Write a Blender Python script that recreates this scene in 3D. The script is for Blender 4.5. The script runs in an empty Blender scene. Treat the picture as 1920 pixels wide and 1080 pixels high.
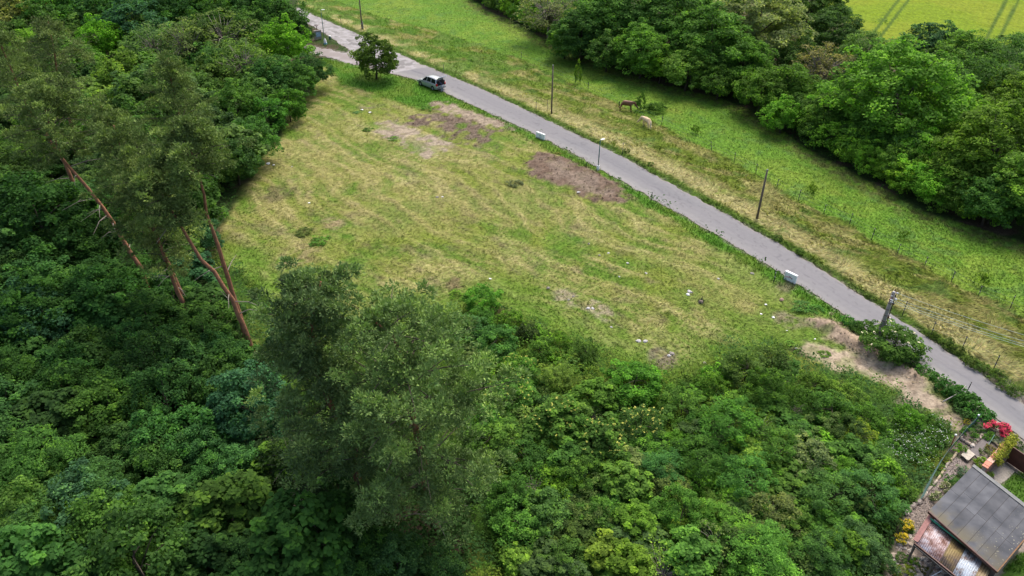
import bpy, math, random
import numpy as np
from mathutils import Vector, Matrix

# ------------------------------------------------------------------ camera, sky, sun, exposure
CAM_H = 40.0
FPX = 1450.0
_nad = np.array([925 - 960, 2734 - 540, FPX], float); _nad /= np.linalg.norm(_nad)
_fw = np.array([0, 0, 1.0]) - _nad * _nad[2]; _fw /= np.linalg.norm(_fw)
_up = -_nad
_rt = np.cross(_fw, _up)
if _rt[0] < 0: _rt = -_rt
RC = np.array([_rt, _fw, _up])            # world = RC @ (right, down, forward)

sc = bpy.context.scene
col = sc.collection
cam_d = bpy.data.cameras.new('camera')
cam = bpy.data.objects.new('camera', cam_d); col.objects.link(cam)
cam_d.sensor_width = 36.0
cam_d.lens = FPX / 1920 * 36.0
cam_d.clip_start = 0.5; cam_d.clip_end = 6000
M = Matrix.Identity(4)
for i in range(3):
    M[i][0] = RC[i, 0]; M[i][1] = -RC[i, 1]; M[i][2] = -RC[i, 2]
M[2][3] = CAM_H
cam.matrix_world = M
sc.camera = cam

world = bpy.data.worlds.new('World'); sc.world = world; world.use_nodes = True
wn = world.node_tree.nodes; wl = world.node_tree.links
sky = wn.new('ShaderNodeTexSky'); sky.sky_type = 'NISHITA'; sky.sun_disc = False
SUN_EL, SUN_AZ = math.radians(58), math.radians(25)     # azimuth: clockwise from +Y
sky.sun_elevation = SUN_EL; sky.sun_rotation = SUN_AZ
sky.air_density = 1.0; sky.dust_density = 6.0; sky.ozone_density = 1.0
wn['Background'].inputs['Strength'].default_value = 0.15
wl.new(sky.outputs[0], wn['Background'].inputs['Color'])
sun_d = bpy.data.lights.new('sun', 'SUN'); sun_d.energy = 1.0; sun_d.angle = math.radians(24); sun_d.color = (1.0, .96, .9)
sun = bpy.data.objects.new('sun', sun_d); col.objects.link(sun)
sd = Vector((math.sin(SUN_AZ) * math.cos(SUN_EL), math.cos(SUN_AZ) * math.cos(SUN_EL), math.sin(SUN_EL)))
sun.rotation_euler = sd.to_track_quat('Z', 'Y').to_euler()
sun.location = (0, 0, 60)
sc.view_settings.view_transform = 'Standard'; sc.view_settings.look = 'None'
sc.view_settings.exposure = 0.88; sc.view_settings.gamma = 1.0
sc.view_settings.use_curve_mapping = False
sc.cycles.max_bounces = 5; sc.cycles.diffuse_bounces = 4; sc.cycles.glossy_bounces = 2
sc.cycles.transmission_bounces = 3; sc.cycles.transparent_max_bounces = 4

# ------------------------------------------------------------------ placing: where a sight line meets a height or a distance
def ray(px, py):
    d = np.array([px - 960.0, py - 540.0, FPX]); return RC @ d
def G(px, py, z=0.0):
    d = ray(px, py); t = (z - CAM_H) / d[2]
    return Vector((d[0] * t, d[1] * t, z))
def G2(p): g = G(*p); return (g.x, g.y)
def onY(px, py, Y):
    d = ray(px, py); t = Y / d[1]
    return Vector((d[0] * t, Y, CAM_H + d[2] * t))
def ppm(v):                                # photo pixels per metre at a place
    w = np.array([v[0], v[1], v[2] - CAM_H]); return FPX / float(RC[:, 2] @ w)
def W(pts): return np.array([G2(p) for p in pts])

# ------------------------------------------------------------------ objects, labels
def tag(o, label=None, cat=None, group=None, kind=None):
    if label: o['label'] = label
    if cat: o['category'] = cat
    if group: o['group'] = group
    if kind: o['kind'] = kind
    return o
def thing(name, label, cat, loc=(0, 0, 0), rz=0.0, group=None):
    o = bpy.data.objects.new(name, None); col.objects.link(o)
    o.empty_display_size = .2
    o.location = loc; o.rotation_euler = (0, 0, rz)
    return tag(o, label, cat, group)
def link(name, me, parent=None, mat=None):
    o = bpy.data.objects.new(name, me); col.objects.link(o)
    if parent: o.parent = parent
    if mat is not None and not me.materials: me.materials.append(mat)
    return o
class MB:
    def __init__(s): s.v = []; s.f = []
    def add(s, vs, fs):
        n = len(s.v); s.v += [tuple(v) for v in vs]; s.f += [tuple(i + n for i in f) for f in fs]; return s
    def box(s, c, size, rz=0, ax=None):
        x, y, z = size[0] / 2, size[1] / 2, size[2] / 2
        vs = [Vector((a * x, b * y, d * z)) for d in (-1, 1) for (a, b) in ((-1, -1), (1, -1), (1, 1), (-1, 1))]
        if ax is not None: vs = [ax @ v for v in vs]
        elif rz: m = Matrix.Rotation(rz, 3, 'Z'); vs = [m @ v for v in vs]
        vs = [v + Vector(c) for v in vs]
        return s.add(vs, [(3, 2, 1, 0), (4, 5, 6, 7), (0, 1, 5, 4), (1, 2, 6, 5), (2, 3, 7, 6), (3, 0, 4, 7)])
    def bar(s, a, b, w, h=None):
        a = Vector(a); b = Vector(b); d = b - a; h = h or w
        q = d.to_track_quat('Z', 'Y').to_matrix()
        return s.box((a + b) / 2, (w, h, d.length), ax=q)
    def tube(s, pts, rad, n=8, cap=True):
        pts = [Vector(p) for p in pts]
        if not hasattr(rad, '__len__'): rad = [rad] * len(pts)
        base = len(s.v); u = None
        for i, p in enumerate(pts):
            d = (pts[min(i + 1, len(pts) - 1)] - pts[max(i - 1, 0)]).normalized()
            if u is None: u = d.orthogonal().normalized()
            u = (u - d * u.dot(d)).normalized(); w = d.cross(u)
            for k in range(n):
                a = 2 * math.pi * k / n
                s.v.append(tuple(p + (u * math.cos(a) + w * math.sin(a)) * rad[i]))
        for i in range(len(pts) - 1):
            for k in range(n):
                a = base + i * n + k; b = base + i * n + (k + 1) % n
                s.f.append((a, b, b + n, a + n))
        if cap:
            s.f.append(tuple(base + k for k in range(n))[::-1])
            s.f.append(tuple(base + (len(pts) - 1) * n + k for k in range(n)))
        return s
    def prism(s, poly, z0, z1):                # poly: xy list, counter-clockwise
        n = len(poly)
        vs = [(p[0], p[1], z0) for p in poly] + [(p[0], p[1], z1) for p in poly]
        return s.add(vs, [tuple(range(n))[::-1], tuple(range(n, 2 * n))] + [(i, (i + 1) % n, (i + 1) % n + n, i + n) for i in range(n)])
    def build(s, name, mat, parent=None, smooth=False, bevel=0):
        me = bpy.data.meshes.new(name); me.from_pydata(s.v, [], s.f); me.update()
        if smooth: me.polygons.foreach_set('use_smooth', [True] * len(me.polygons))
        o = link(name, me, parent, mat)
        if bevel:
            b = o.modifiers.new('bevel', 'BEVEL'); b.width = bevel; b.segments = 2; b.limit_method = 'ANGLE'
        return o
def quads(name, V, mat, attrs=None, k=4):
    """V: (N,k,3) array of separate faces -> mesh; attrs: {'name': (N,) float or (N,3)}"""
    N = len(V); me = bpy.data.meshes.new(name)
    me.vertices.add(N * k); me.vertices.foreach_set('co', np.ascontiguousarray(V, dtype=np.float32).ravel())
    me.loops.add(N * k); me.loops.foreach_set('vertex_index', np.arange(N * k, dtype=np.int32))
    me.polygons.add(N); me.polygons.foreach_set('loop_start', np.arange(0, N * k, k, dtype=np.int32))
    me.polygons.foreach_set('loop_total', np.full(N, k, dtype=np.int32))
    for an, a in (attrs or {}).items():
        a = np.asarray(a, dtype=np.float32)
        if a.ndim == 1:
            at = me.attributes.new(an, 'FLOAT', 'POINT'); at.data.foreach_set('value', np.repeat(a, k))
        else:
            at = me.attributes.new(an, 'FLOAT_COLOR', 'POINT')
            c = np.ones((N * k, 4), np.float32); c[:, :3] = np.repeat(a, k, axis=0); at.data.foreach_set('color', c.ravel())
    me.update(calc_edges=True)
    if mat: me.materials.append(mat)
    return me

# ------------------------------------------------------------------ numpy noise
_rt_ = np.random.default_rng(7).random((512, 512)).astype(np.float32)
def vnoise(x, y):
    xi = np.floor(x).astype(np.int64); yi = np.floor(y).astype(np.int64)
    fx = x - xi; fy = y - yi; fx = fx * fx * (3 - 2 * fx); fy = fy * fy * (3 - 2 * fy)
    a = _rt_[xi & 511, yi & 511]; b = _rt_[(xi + 1) & 511, yi & 511]
    c = _rt_[xi & 511, (yi + 1) & 511]; d = _rt_[(xi + 1) & 511, (yi + 1) & 511]
    return (a * (1 - fx) + b * fx) * (1 - fy) + (c * (1 - fx) + d * fx) * fy
def fbm(x, y, o=4, g=.5):
    s = 0; a = 1; t = 0
    for i in range(o):
        s = s + a * vnoise(x * 2 ** i + 17.3 * i, y * 2 ** i + 9.1 * i); t += a; a *= g
    return s / t
def sstep(a, b, x):
    t = np.clip((x - a) / (b - a), 0, 1); return t * t * (3 - 2 * t)
def sdf(P, poly):
    """signed distance, negative inside. P (N,2)"""
    d2 = np.full(len(P), 1e18); inside = np.zeros(len(P), bool)
    n = len(poly)
    for i in range(n):
        a = poly[i]; b = poly[(i + 1) % n]; e = b - a; w = P - a
        t = np.clip((w @ e) / (e @ e), 0, 1); q = w - t[:, None] * e
        d2 = np.minimum(d2, (q * q).sum(1))
        c = (a[1] > P[:, 1]) != (b[1] > P[:, 1])
        with np.errstate(divide='ignore', invalid='ignore'):
            xx = a[0] + (P[:, 1] - a[1]) / (b[1] - a[1]) * e[0]
        inside ^= c & (P[:, 0] < xx)
    d = np.sqrt(d2); return np.where(inside, -d, d)
def dline(P, pl):
    d2 = np.full(len(P), 1e18)
    for a, b in zip(pl[:-1], pl[1:]):
        e = b - a; w = P - a; t = np.clip((w @ e) / (e @ e), 0, 1); q = w - t[:, None] * e
        d2 = np.minimum(d2, (q * q).sum(1))
    return np.sqrt(d2)

# ------------------------------------------------------------------ materials
def nmat(name):
    m = bpy.data.materials.new(name); m.use_nodes = True
    return m, m.node_tree.nodes, m.node_tree.links
def simple(name, c, rough=.6, metal=0, var=.12, scale=6.0, spec=.4, bump=0.0, detail=4):
    m, n, l = nmat(name); b = n['Principled BSDF']
    b.inputs['Roughness'].default_value = rough; b.inputs['Metallic'].default_value = metal
    b.inputs['Specular IOR Level'].default_value = spec
    tc = n.new('ShaderNodeTexCoord'); t = n.new('ShaderNodeTexNoise'); t.inputs['Scale'].default_value = scale; t.inputs['Detail'].default_value = detail
    l.new(tc.outputs['Object'], t.inputs['Vector'])
    r = n.new('ShaderNodeMapRange'); r.inputs[1].default_value = .3; r.inputs[2].default_value = .7
    r.inputs[3].default_value = 1 - var; r.inputs[4].default_value = 1 + var
    l.new(t.outputs['Fac'], r.inputs[0])
    mx = n.new('ShaderNodeVectorMath'); mx.operation = 'SCALE'; mx.inputs[0].default_value = c[:3]
    l.new(r.outputs[0], mx.inputs['Scale']); l.new(mx.outputs[0], b.inputs['Base Color'])
    if bump:
        bp = n.new('ShaderNodeBump'); bp.inputs['Strength'].default_value = bump; bp.inputs['Distance'].default_value = .02
        l.new(t.outputs['Fac'], bp.inputs['Height']); l.new(bp.outputs[0], b.inputs['Normal'])
    return m
def leaf_mat(name, trans=.38, rough=.7, spec=.06, attr_col=False, hue=(1.5, 1.3, .8)):
    """leaf colour = the object's own colour, varied leaf by leaf by the 'tone' attribute; or a 'col' attribute"""
    m, n, l = nmat(name); b = n['Principled BSDF']; out = n['Material Output']
    b.inputs['Roughness'].default_value = rough; b.inputs['Specular IOR Level'].default_value = spec
    if attr_col:
        a = n.new('ShaderNodeAttribute'); a.attribute_name = 'col'; c = a.outputs['Color']
    else:
        oi = n.new('ShaderNodeObjectInfo'); a = n.new('ShaderNodeAttribute'); a.attribute_name = 'tone'
        r = n.new('ShaderNodeMapRange'); r.inputs[3].default_value = .55; r.inputs[4].default_value = 1.5
        l.new(a.outputs['Fac'], r.inputs[0])
        v = n.new('ShaderNodeVectorMath'); v.operation = 'SCALE'; l.new(oi.outputs['Color'], v.inputs[0]); l.new(r.outputs[0], v.inputs['Scale'])
        h = n.new('ShaderNodeVectorMath'); h.operation = 'MULTIPLY'; l.new(v.outputs[0], h.inputs[0]); h.inputs[1].default_value = hue
        mx = n.new('ShaderNodeMix'); mx.data_type = 'RGBA'
        p = n.new('ShaderNodeMath'); p.operation = 'POWER'; l.new(a.outputs['Fac'], p.inputs[0]); p.inputs[1].default_value = 2.5
        l.new(p.outputs[0], mx.inputs[0]); l.new(v.outputs[0], mx.inputs[6]); l.new(h.outputs[0], mx.inputs[7]); c = mx.outputs[2]
    l.new(c, b.inputs['Base Color'])
    t = n.new('ShaderNodeBsdfTranslucent')
    tv = n.new('ShaderNodeVectorMath'); tv.operation = 'MULTIPLY'; l.new(c, tv.inputs[0]); tv.inputs[1].default_value = (1.3, 1.5, .6)
    l.new(tv.outputs[0], t.inputs['Color'])
    ms = n.new('ShaderNodeMixShader'); ms.inputs[0].default_value = trans
    l.new(b.outputs[0], ms.inputs[1]); l.new(t.outputs[0], ms.inputs[2]); l.new(ms.outputs[0], out.inputs['Surface'])
    return m
def ground_mat(name, fine=6.0, amount=.42, bumpd=.03, rough=.95):
    m, n, l = nmat(name); b = n['Principled BSDF']; b.inputs['Roughness'].default_value = rough
    b.inputs['Specular IOR Level'].default_value = .1
    a = n.new('ShaderNodeAttribute'); a.attribute_name = 'col'
    tc = n.new('ShaderNodeTexCoord'); t = n.new('ShaderNodeTexNoise'); t.inputs['Scale'].default_value = fine
    t.inputs['Detail'].default_value = 3; l.new(tc.outputs['Object'], t.inputs['Vector'])
    t2 = n.new('ShaderNodeTexNoise'); t2.inputs['Scale'].default_value = 2.2; t2.inputs['Detail'].default_value = 5
    l.new(tc.outputs['Object'], t2.inputs['Vector'])
    ad = n.new('ShaderNodeMath'); ad.operation = 'ADD'; l.new(t.outputs['Fac'], ad.inputs[0]); l.new(t2.outputs['Fac'], ad.inputs[1])
    r = n.new('ShaderNodeMapRange'); r.inputs[1].default_value = .65; r.inputs[2].default_value = 1.35
    r.inputs[3].default_value = 1 - amount; r.inputs[4].default_value = 1 + amount; l.new(ad.outputs[0], r.inputs[0])
    v = n.new('ShaderNodeVectorMath'); v.operation = 'SCALE'; l.new(a.outputs['Color'], v.inputs[0]); l.new(r.outputs[0], v.inputs['Scale'])
    l.new(v.outputs[0], b.inputs['Base Color'])
    bp = n.new('ShaderNodeBump'); bp.inputs['Strength'].default_value = .8; bp.inputs['Distance'].default_value = bumpd
    l.new(ad.outputs[0], bp.inputs['Height']); l.new(bp.outputs[0], b.inputs['Normal'])
    return m
MAT = {}
MAT['leaf'] = leaf_mat('leaf'); MAT['needle'] = leaf_mat('needle', trans=.12, rough=.6, hue=(1.35, 1.25, .95))
MAT['blade'] = leaf_mat('grass_blade', trans=.3, rough=.6, attr_col=True)
MAT['ground'] = ground_mat('ground')
MAT['road'] = ground_mat('asphalt', fine=30, amount=.07, bumpd=.006, rough=.85)
MAT['bark'] = simple('bark', (.075, .06, .045), .9, var=.3, scale=5, bump=.6)
MAT['pinebark'] = simple('pine_bark', (.26, .12, .065), .85, var=.3, scale=4, bump=.6)
MAT['twig'] = simple('grey_twig', (.22, .19, .16), .9, var=.2)

# ------------------------------------------------------------------ the plan of the place
ROAD_UP = W([(560, 12), (587, 28), (632, 47), (677, 67), (747, 100), (789, 120), (831, 137), (893, 163), (956, 192), (1015, 220), (1077, 250), (1127, 275), (1165, 293), (1231, 330), (1308, 372),
             (1400, 423), (1487, 473), (1573, 527), (1650, 578), (1700, 609), (1745, 637), (1785, 663), (1833, 697), (1883, 732), (1920, 759), (2010, 822), (2150, 925), (2350, 1090), (2700, 1400)])
ROAD_LO = W([(540, 30), (565, 40), (593, 52), (654, 93), (700, 128), (745, 141), (785, 151), (841, 177), (900, 203), (960, 231), (1000, 250), (1050, 275), (1093, 298), (1127, 317), (1165, 340), (1217, 369), (1275, 400),
             (1319, 427), (1400, 474), (1462, 510), (1494, 531), (1533, 556), (1608, 606), (1670, 648), (1717, 678), (1767, 707), (1797, 728), (1833, 757), (1866, 784), (1920, 823), (1990, 880), (2110, 985), (2290, 1160), (2560, 1440)])
BRANCH = W([(540, 78), (603, 88), (645, 97), (660, 94), (700, 105), (735, 120), (745, 141), (722, 136), (670, 123), (643, 117), (608, 106), (540, 93)])
ROADPOLY = np.vstack([ROAD_UP, ROAD_LO[::-1]])
MEADOW = W([(600, 125), (575, 190), (540, 235), (490, 300), (440, 380), (405, 430), (420, 490), (500, 560), (560, 640), (700, 640), (860, 590), (940, 570), (1000, 610), (1080, 640), (1160, 690), (1260, 705),
            (1340, 685), (1430, 655), (1500, 655), (1560, 690), (1700, 745), (1770, 770), (1790, 740), (1700, 680), (1608, 612), (1494, 537), (1400, 482), (1319, 435), (1217, 377), (1127, 325), (1000, 258), (900, 211), (841, 185), (745, 146), (640, 118)])
WEEDS = W([(400, 470), (470, 530), (560, 640), (700, 640), (860, 560), (1000, 600), (1180, 680), (1420, 640), (1700, 730), (1800, 790), (1790, 830), (1720, 940), (1660, 900), (1500, 860), (1300, 900), (1000, 1000), (960, 1150), (860, 1150), (900, 850), (560, 760), (440, 600)])
LUSH = W([(600, 108), (640, 160), (700, 175), (780, 205), (830, 190), (960, 245), (1060, 300), (1120, 330), (1200, 380), (1300, 440), (1400, 497), (1500, 560), (1590, 612), (1640, 640), (1610, 600), (1494, 525), (1400, 466), (1217, 360), (1000, 240), (841, 165), (700, 120)])
FENCE_PX = [(560, -22), (640, 6), (700, 28), (800, 52), (880, 78), (977, 112), (1040, 142), (1102, 172), (1180, 205), (1240, 237), (1290, 262), (1335, 284), (1376, 305), (1417, 326), (1456, 353), (1496, 377), (1544, 401), (1592, 422), (1634, 449),
            (1682, 476), (1733, 500), (1783, 529), (1834, 556), (1893, 580), (1960, 618), (2100, 700), (2500, 930), (2900, 1160)]
FENCE = W(FENCE_PX)
PADDOCK = np.vstack([FENCE, ROAD_UP[::-1]])
BELT_PX = [(820, -60), (905, 15), (960, 40), (1010, 68), (1100, 110), (1180, 138), (1250, 160), (1330, 178), (1400, 203), (1450, 235), (1510, 275), (1570, 310), (1650, 350), (1720, 388), (1790, 415), (1860, 437), (1930, 460), (2050, 500), (2200, 545), (2600, 665), (3200, 850)]
BELT = W(BELT_PX)
PASTURE = np.vstack([FENCE, BELT[::-1]])
CROP = np.array([[66, 143], [300, 156], [420, 700], [60, 700]])
DIRT_A = W([(700, 235), (742, 228), (790, 247), (845, 268), (838, 284), (800, 298), (775, 285), (745, 262), (712, 255)])
DIRT_B = W([(812, 192), (850, 198), (910, 218), (965, 238), (925, 246), (915, 262), (890, 275), (850, 265), (800, 240), (760, 232), (770, 215), (820, 215)])
DIRT_B1 = W([(812, 192), (850, 196), (912, 220), (960, 240), (920, 240), (870, 222), (835, 212)])
DIRT_C = W([(985, 315), (1000, 298), (1010, 286), (1050, 292), (1100, 315), (1172, 352), (1166, 384), (1120, 374), (1060, 350), (1010, 338)])
RIDGE = W([(1500, 592), (1563, 600), (1606, 627), (1652, 660), (1712, 690), (1766, 733), (1740, 738), (1644, 684), (1576, 645), (1515, 606)])
TRACK = W([(1486, 654), (1514, 641), (1568, 652), (1617, 668), (1671, 694), (1725, 726), (1765, 754), (1826, 800), (1812, 815), (1745, 772), (1710, 748), (1687, 730), (1617, 700), (1563, 693), (1518, 678)])
GARDEN = W([(1835, 775), (1792, 818), (1755, 880), (1722, 938), (1690, 980), (1655, 1100), (2100, 1200), (2100, 960), (1920, 835)])
LAWN = W([(1870, 915), (1905, 885), (1960, 905), (2050, 980), (1960, 1000), (1890, 935)])
LAWN2 = W([(1880, 1075), (1905, 1040), (2000, 1030), (2000, 1150), (1870, 1150)])
TRAM = [W([(1720, -45), (1703, -20), (1653, 41), (1640, 60)]), W([(1735, -40), (1703, 0), (1664, 50), (1655, 65)]), W([(1900, -25), (1890, 0), (1857, 58), (1850, 72)]), W([(1925, -30), (1908, 0), (1882, 51), (1875, 70)])]
# direction of the mown rows
_a = W([(560, 260), (690, 335)]); ROW = (_a[1] - _a[0]); ROW /= np.linalg.norm(ROW); ROWN = np.array([-ROW[1], ROW[0]])

def zones(P):
    x, y = P[:, 0], P[:, 1]
    n1 = fbm(x * .35, y * .35, 3) - .5; n2 = fbm(x * .35 + 50, y * .35 + 50, 3) - .5
    Q = P + np.stack([n1, n2], 1) * 2.4
    Qs = P + np.stack([n1, n2], 1) * .9 + (np.stack([vnoise(x * 3, y * 3), vnoise(x * 3 + 9, y * 3)], 1) - .5) * .5
    Z = {}
    Z['road'] = np.minimum(sdf(P, ROADPOLY), sdf(P, BRANCH))
    Z['meadow'] = sdf(Q, MEADOW); Z['weeds'] = sdf(Q, WEEDS); Z['lush'] = sdf(Qs, LUSH)
    Z['paddock'] = sdf(Qs, PADDOCK); Z['pasture'] = sdf(Qs, PASTURE); Z['crop'] = sdf(P, CROP)
    for k, p in (('da', DIRT_A), ('db', DIRT_B), ('db1', DIRT_B1), ('dc', DIRT_C), ('ridge', RIDGE), ('track', TRACK)): Z[k] = sdf(Qs, p)
    Z['garden'] = sdf(P, GARDEN); Z['lawn'] = np.minimum(sdf(Qs, LAWN), sdf(Qs, LAWN2))
    return Z
def mixc(a, b, t): t = np.asarray(t)[:, None]; return a * (1 - t) + np.asarray(b) * t
LUSHC, MID, YG, HAY, STRAW = (.062, .155, .015), (.092, .16, .02), (.138, .18, .028), (.25, .23, .088), (.36, .325, .155)
BLUEG, BROWN, SAND, CROPC = (.065, .145, .04), (.135, .10, .075), (.30, .25, .185), (.135, .20, .008)
def hayrows(P):
    x, y = P[:, 0], P[:, 1]
    u = P @ ROW; v = P @ ROWN + (fbm(x * .07, y * .07, 2) - .5) * 6.0 + (vnoise(u * .35, v0(P) * .2) - .5) * .9
    n = vnoise(u * .05 + 30, v * .62); r1 = 1 - np.abs(2 * n - 1); r1 = r1 * sstep(.1, .6, vnoise(u * .2 + 7, v * .4 + 3) + .15)
    return r1, fbm(u * .8 + 9, v * 3.2, 3, .6)
def v0(P): return P @ ROWN
def colour(P, Z):
    x, y = P[:, 0], P[:, 1]; N = len(P)
    big = fbm(x * .08 + 3, y * .08 + 8, 3); med = fbm(x * .3, y * .3, 4); fin = fbm(x * 1.7, y * 1.7, 3); f2 = vnoise(x * 5.1, y * 5.1)
    # forest floor and weeds
    c = np.tile(np.array([.03, .05, .014]), (N, 1)); c = mixc(c, (.07, .052, .035), sstep(.5, .65, med))
    w = sstep(.6, -.6, Z['weeds']); cw = np.tile(np.array([.05, .11, .016]), (N, 1)); cw = mixc(cw, YG, sstep(.45, .7, med)); cw = mixc(cw, (.03, .06, .015), sstep(.5, .75, fin))
    c = c * (1 - w[:, None]) + cw * w[:, None]
    # mown meadow: rows of drying hay
    u = P @ ROW; v = P @ ROWN + (fbm(x * .12, y * .12, 2) - .5) * 3.0
    rows = .5 + .5 * np.sin(v * 2 * np.pi / 2.3); streak = fbm(u * .22 + 40, v * 1.5, 4, .6)
    r1, r2 = hayrows(P); near = sstep(70, 58, y + .25 * x)     # rows fade out to an even grazed look nearer
    hay = sstep(.33, .68, r1 * (.36 - .2 * near) + r2 * .5 + .14 * med + .08 * near)
    cm = np.tile(np.array(MID), (N, 1)); cm = mixc(cm, YG, sstep(.4, .62, med)); cm = mixc(cm, LUSHC, sstep(.56, .75, fbm(x * .2 + 70, y * .2, 4)) * .5)
    cm = mixc(cm, HAY, hay * (.85 - .3 * sstep(.5, .65, fbm(x * .13 + 21, y * .13, 3)))); cm = mixc(cm, STRAW, sstep(.66, .95, r1 * .5 + r2 * .55) * .6)
    cm = mixc(cm, BROWN, sstep(.6, .78, fbm(u * .5 + 11, v * 1.2 + 60, 4)) * .4)
    cm = mixc(cm, HAY, sstep(.56, .7, big) * .3)
    cm = mixc(cm, (.085, .17, .018), sstep(-7, -.5, Z['meadow'] + (med - .5) * 8) * sstep(72, 62, y) * .75)
    m = sstep(.5, -.5, Z['meadow']); c = c * (1 - m[:, None]) + cm * m[:, None]
    m = sstep(.45, -.45, Z['lush']); cl = np.tile(np.array(LUSHC), (N, 1)); cl = mixc(cl, MID, sstep(.4, .7, med)); c = c * (1 - m[:, None]) + cl * m[:, None]
    # paddock: long laid grass, dry strip along the road side
    dr = dline(P, ROAD_UP[::2]); sw = fbm(u * .3 + 5, v * 1.1, 4, .6)
    cp = np.tile(np.array((.115, .165, .022)), (N, 1)); cp = mixc(cp, YG, sstep(.35, .6, med)); cp = mixc(cp, BLUEG, sstep(.55, .7, fbm(x * .4 + 33, y * .6, 4)) * .45)
    cp = mixc(cp, HAY, sstep(.46, .62, sw) * .8)
    cp = mixc(cp, STRAW, (sstep(1.1, 1.9, dr) * sstep(5.5, 2.8, dr) * sstep(.25, .45, fin * .5 + sw * .5)) * .85)
    up = sstep(112, 125, y + 0 * x); cp = mixc(cp, LUSHC, up * sstep(.35, .55, med) * .75); cp = mixc(cp, (.06, .12, .015), sstep(1.6, .7, dr) * .9)
    m = sstep(.3, -.3, Z['paddock']); c = c * (1 - m[:, None]) + cp * m[:, None]
    cs = np.tile(np.array((.098, .198, .022)), (N, 1)); cs = mixc(cs, (.145, .225, .03), sstep(.4, .65, big * .5 + med * .5)); cs = mixc(cs, BLUEG, sstep(.55, .75, fbm(x * .6 + 20, y * .6, 4)) * .45)
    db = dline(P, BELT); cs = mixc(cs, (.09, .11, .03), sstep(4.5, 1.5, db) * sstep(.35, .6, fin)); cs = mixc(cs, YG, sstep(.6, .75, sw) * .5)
    m = sstep(.3, -.3, Z['pasture']) ; c = c * (1 - m[:, None]) + cs * m[:, None]
    m = (Z['crop'] < 0).astype(float); cc = np.tile(np.array(CROPC), (N, 1)); cc = mixc(cc, (.16, .205, .012), sstep(.4, .6, fbm(x * .06, y * .06, 3)))
    fr = .5 + .5 * np.sin((x * .86 - y * .5) * 2 * np.pi / 1.1); cc = mixc(cc, (.09, .16, .008), fr * .22)
    tr = np.full(N, 99.0)
    far = m > 0
    if far.any():
        for t in TRAM:
            d = t[0] - t[-1]; d /= np.linalg.norm(d); nn = np.array([-d[1], d[0]]); tr[far] = np.minimum(tr[far], np.abs((P[far] - t[-1]) @ nn))
    cc = mixc(cc, (.055, .10, .01), sstep(.42, .22, tr)); c = c * (1 - m[:, None]) + cc * m[:, None]
    # bare soil
    g = fbm(x * .9 + 5, y * .9, 4)
    def soil(c, key, a, b, green, e=.45):
        m = sstep(e, -e, Z[key] + (g - .5) * (1.0 if key in ('ridge', 'track') else 3.0)) * (1 - green * sstep(.52, .62, g)); s = np.tile(np.array(a), (N, 1)); s = mixc(s, b, sstep(.4, .6, fin)); s = mixc(s, np.array(a) * .6, sstep(.6, .8, f2) * .6)
        return c * (1 - m[:, None]) + s * m[:, None]
    c = soil(c, 'db', (.135, .10, .075), (.17, .135, .10), .9); c = soil(c, 'db1', (.235, .19, .14), (.29, .24, .175), .45)
    c = soil(c, 'da', (.23, .19, .14), (.29, .245, .18), .6); c = soil(c, 'dc', (.115, .08, .058), (.155, .115, .085), .12)
    dcc = sstep(-.6, -1.3, Z['dc']) * sstep(.45, .6, fbm(x * .35 + 8, y * .35 + 2, 3)) * .6; c = mixc(c, (.20, .16, .125), dcc)
    c = soil(c, 'ridge', (.24, .185, .135), (.32, .25, .18), .45); c = soil(c, 'track', (.27, .215, .155), (.36, .295, .215), .35)
    for (px, py, r, cl) in ((625, 418, 1.5, (.27, .20, .13)), (690, 200, 1.6, (.17, .13, .10)), (520, 365, 2.6, (.105, .09, .05)), (1110, 575, .8, SAND), (1135, 590, .9, SAND), (560, 480, 3.2, (.25, .205, .11)), (1060, 562, 1.2, SAND), (1235, 670, 1.3, (.15, .12, .1)),
                            (1395, 575, 1.6, HAY), (1290, 470, 2.6, HAY), (860, 530, 1.2, (.13, .09, .06)), (1480, 600, 1.5, (.22, .18, .13)), (1470, 540, 1.2, (.15, .12, .09)), (1700, 745, 1.1, SAND), (960, 285, 1.8, HAY), (890, 310, 2.2, HAY), (1560, 590, .1, SAND)):
        gg = G(px, py); d = np.hypot(x - gg.x, (y - gg.y) * .8) + (med - .5) * 2; c = mixc(c, cl, sstep(r, r * .4, d) * .7 * sstep(.3, .55, fin))
    # garden
    m = sstep(.2, -.2, Z['garden']); cg = np.tile(np.array((.21, .175, .15)), (N, 1)); cg = mixc(cg, (.12, .10, .085), sstep(.45, .6, fin)); cg = mixc(cg, (.05, .085, .02), sstep(.56, .66, med))
    c = c * (1 - m[:, None]) + cg * m[:, None]
    m = sstep(.2, -.2, Z['lawn']); c = mixc(c, (.06, .125, .018), m)
    c = c * (.80 + .4 * fbm(x * 3.1, y * 3.1, 3))[:, None] * (.9 + .2 * f2)[:, None]
    # gravel shoulder beside the road
    r = Z['road']; sh = sstep(.45, .1, r) * sstep(.35, .6, fin); lowright = sstep(1.3, .5, r) * sstep(52, 45, y) * (P[:, 0] > 25)
    c = mixc(c, (.26, .23, .20), np.clip(sh * .5 + lowright, 0, 1))
    return c
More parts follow.
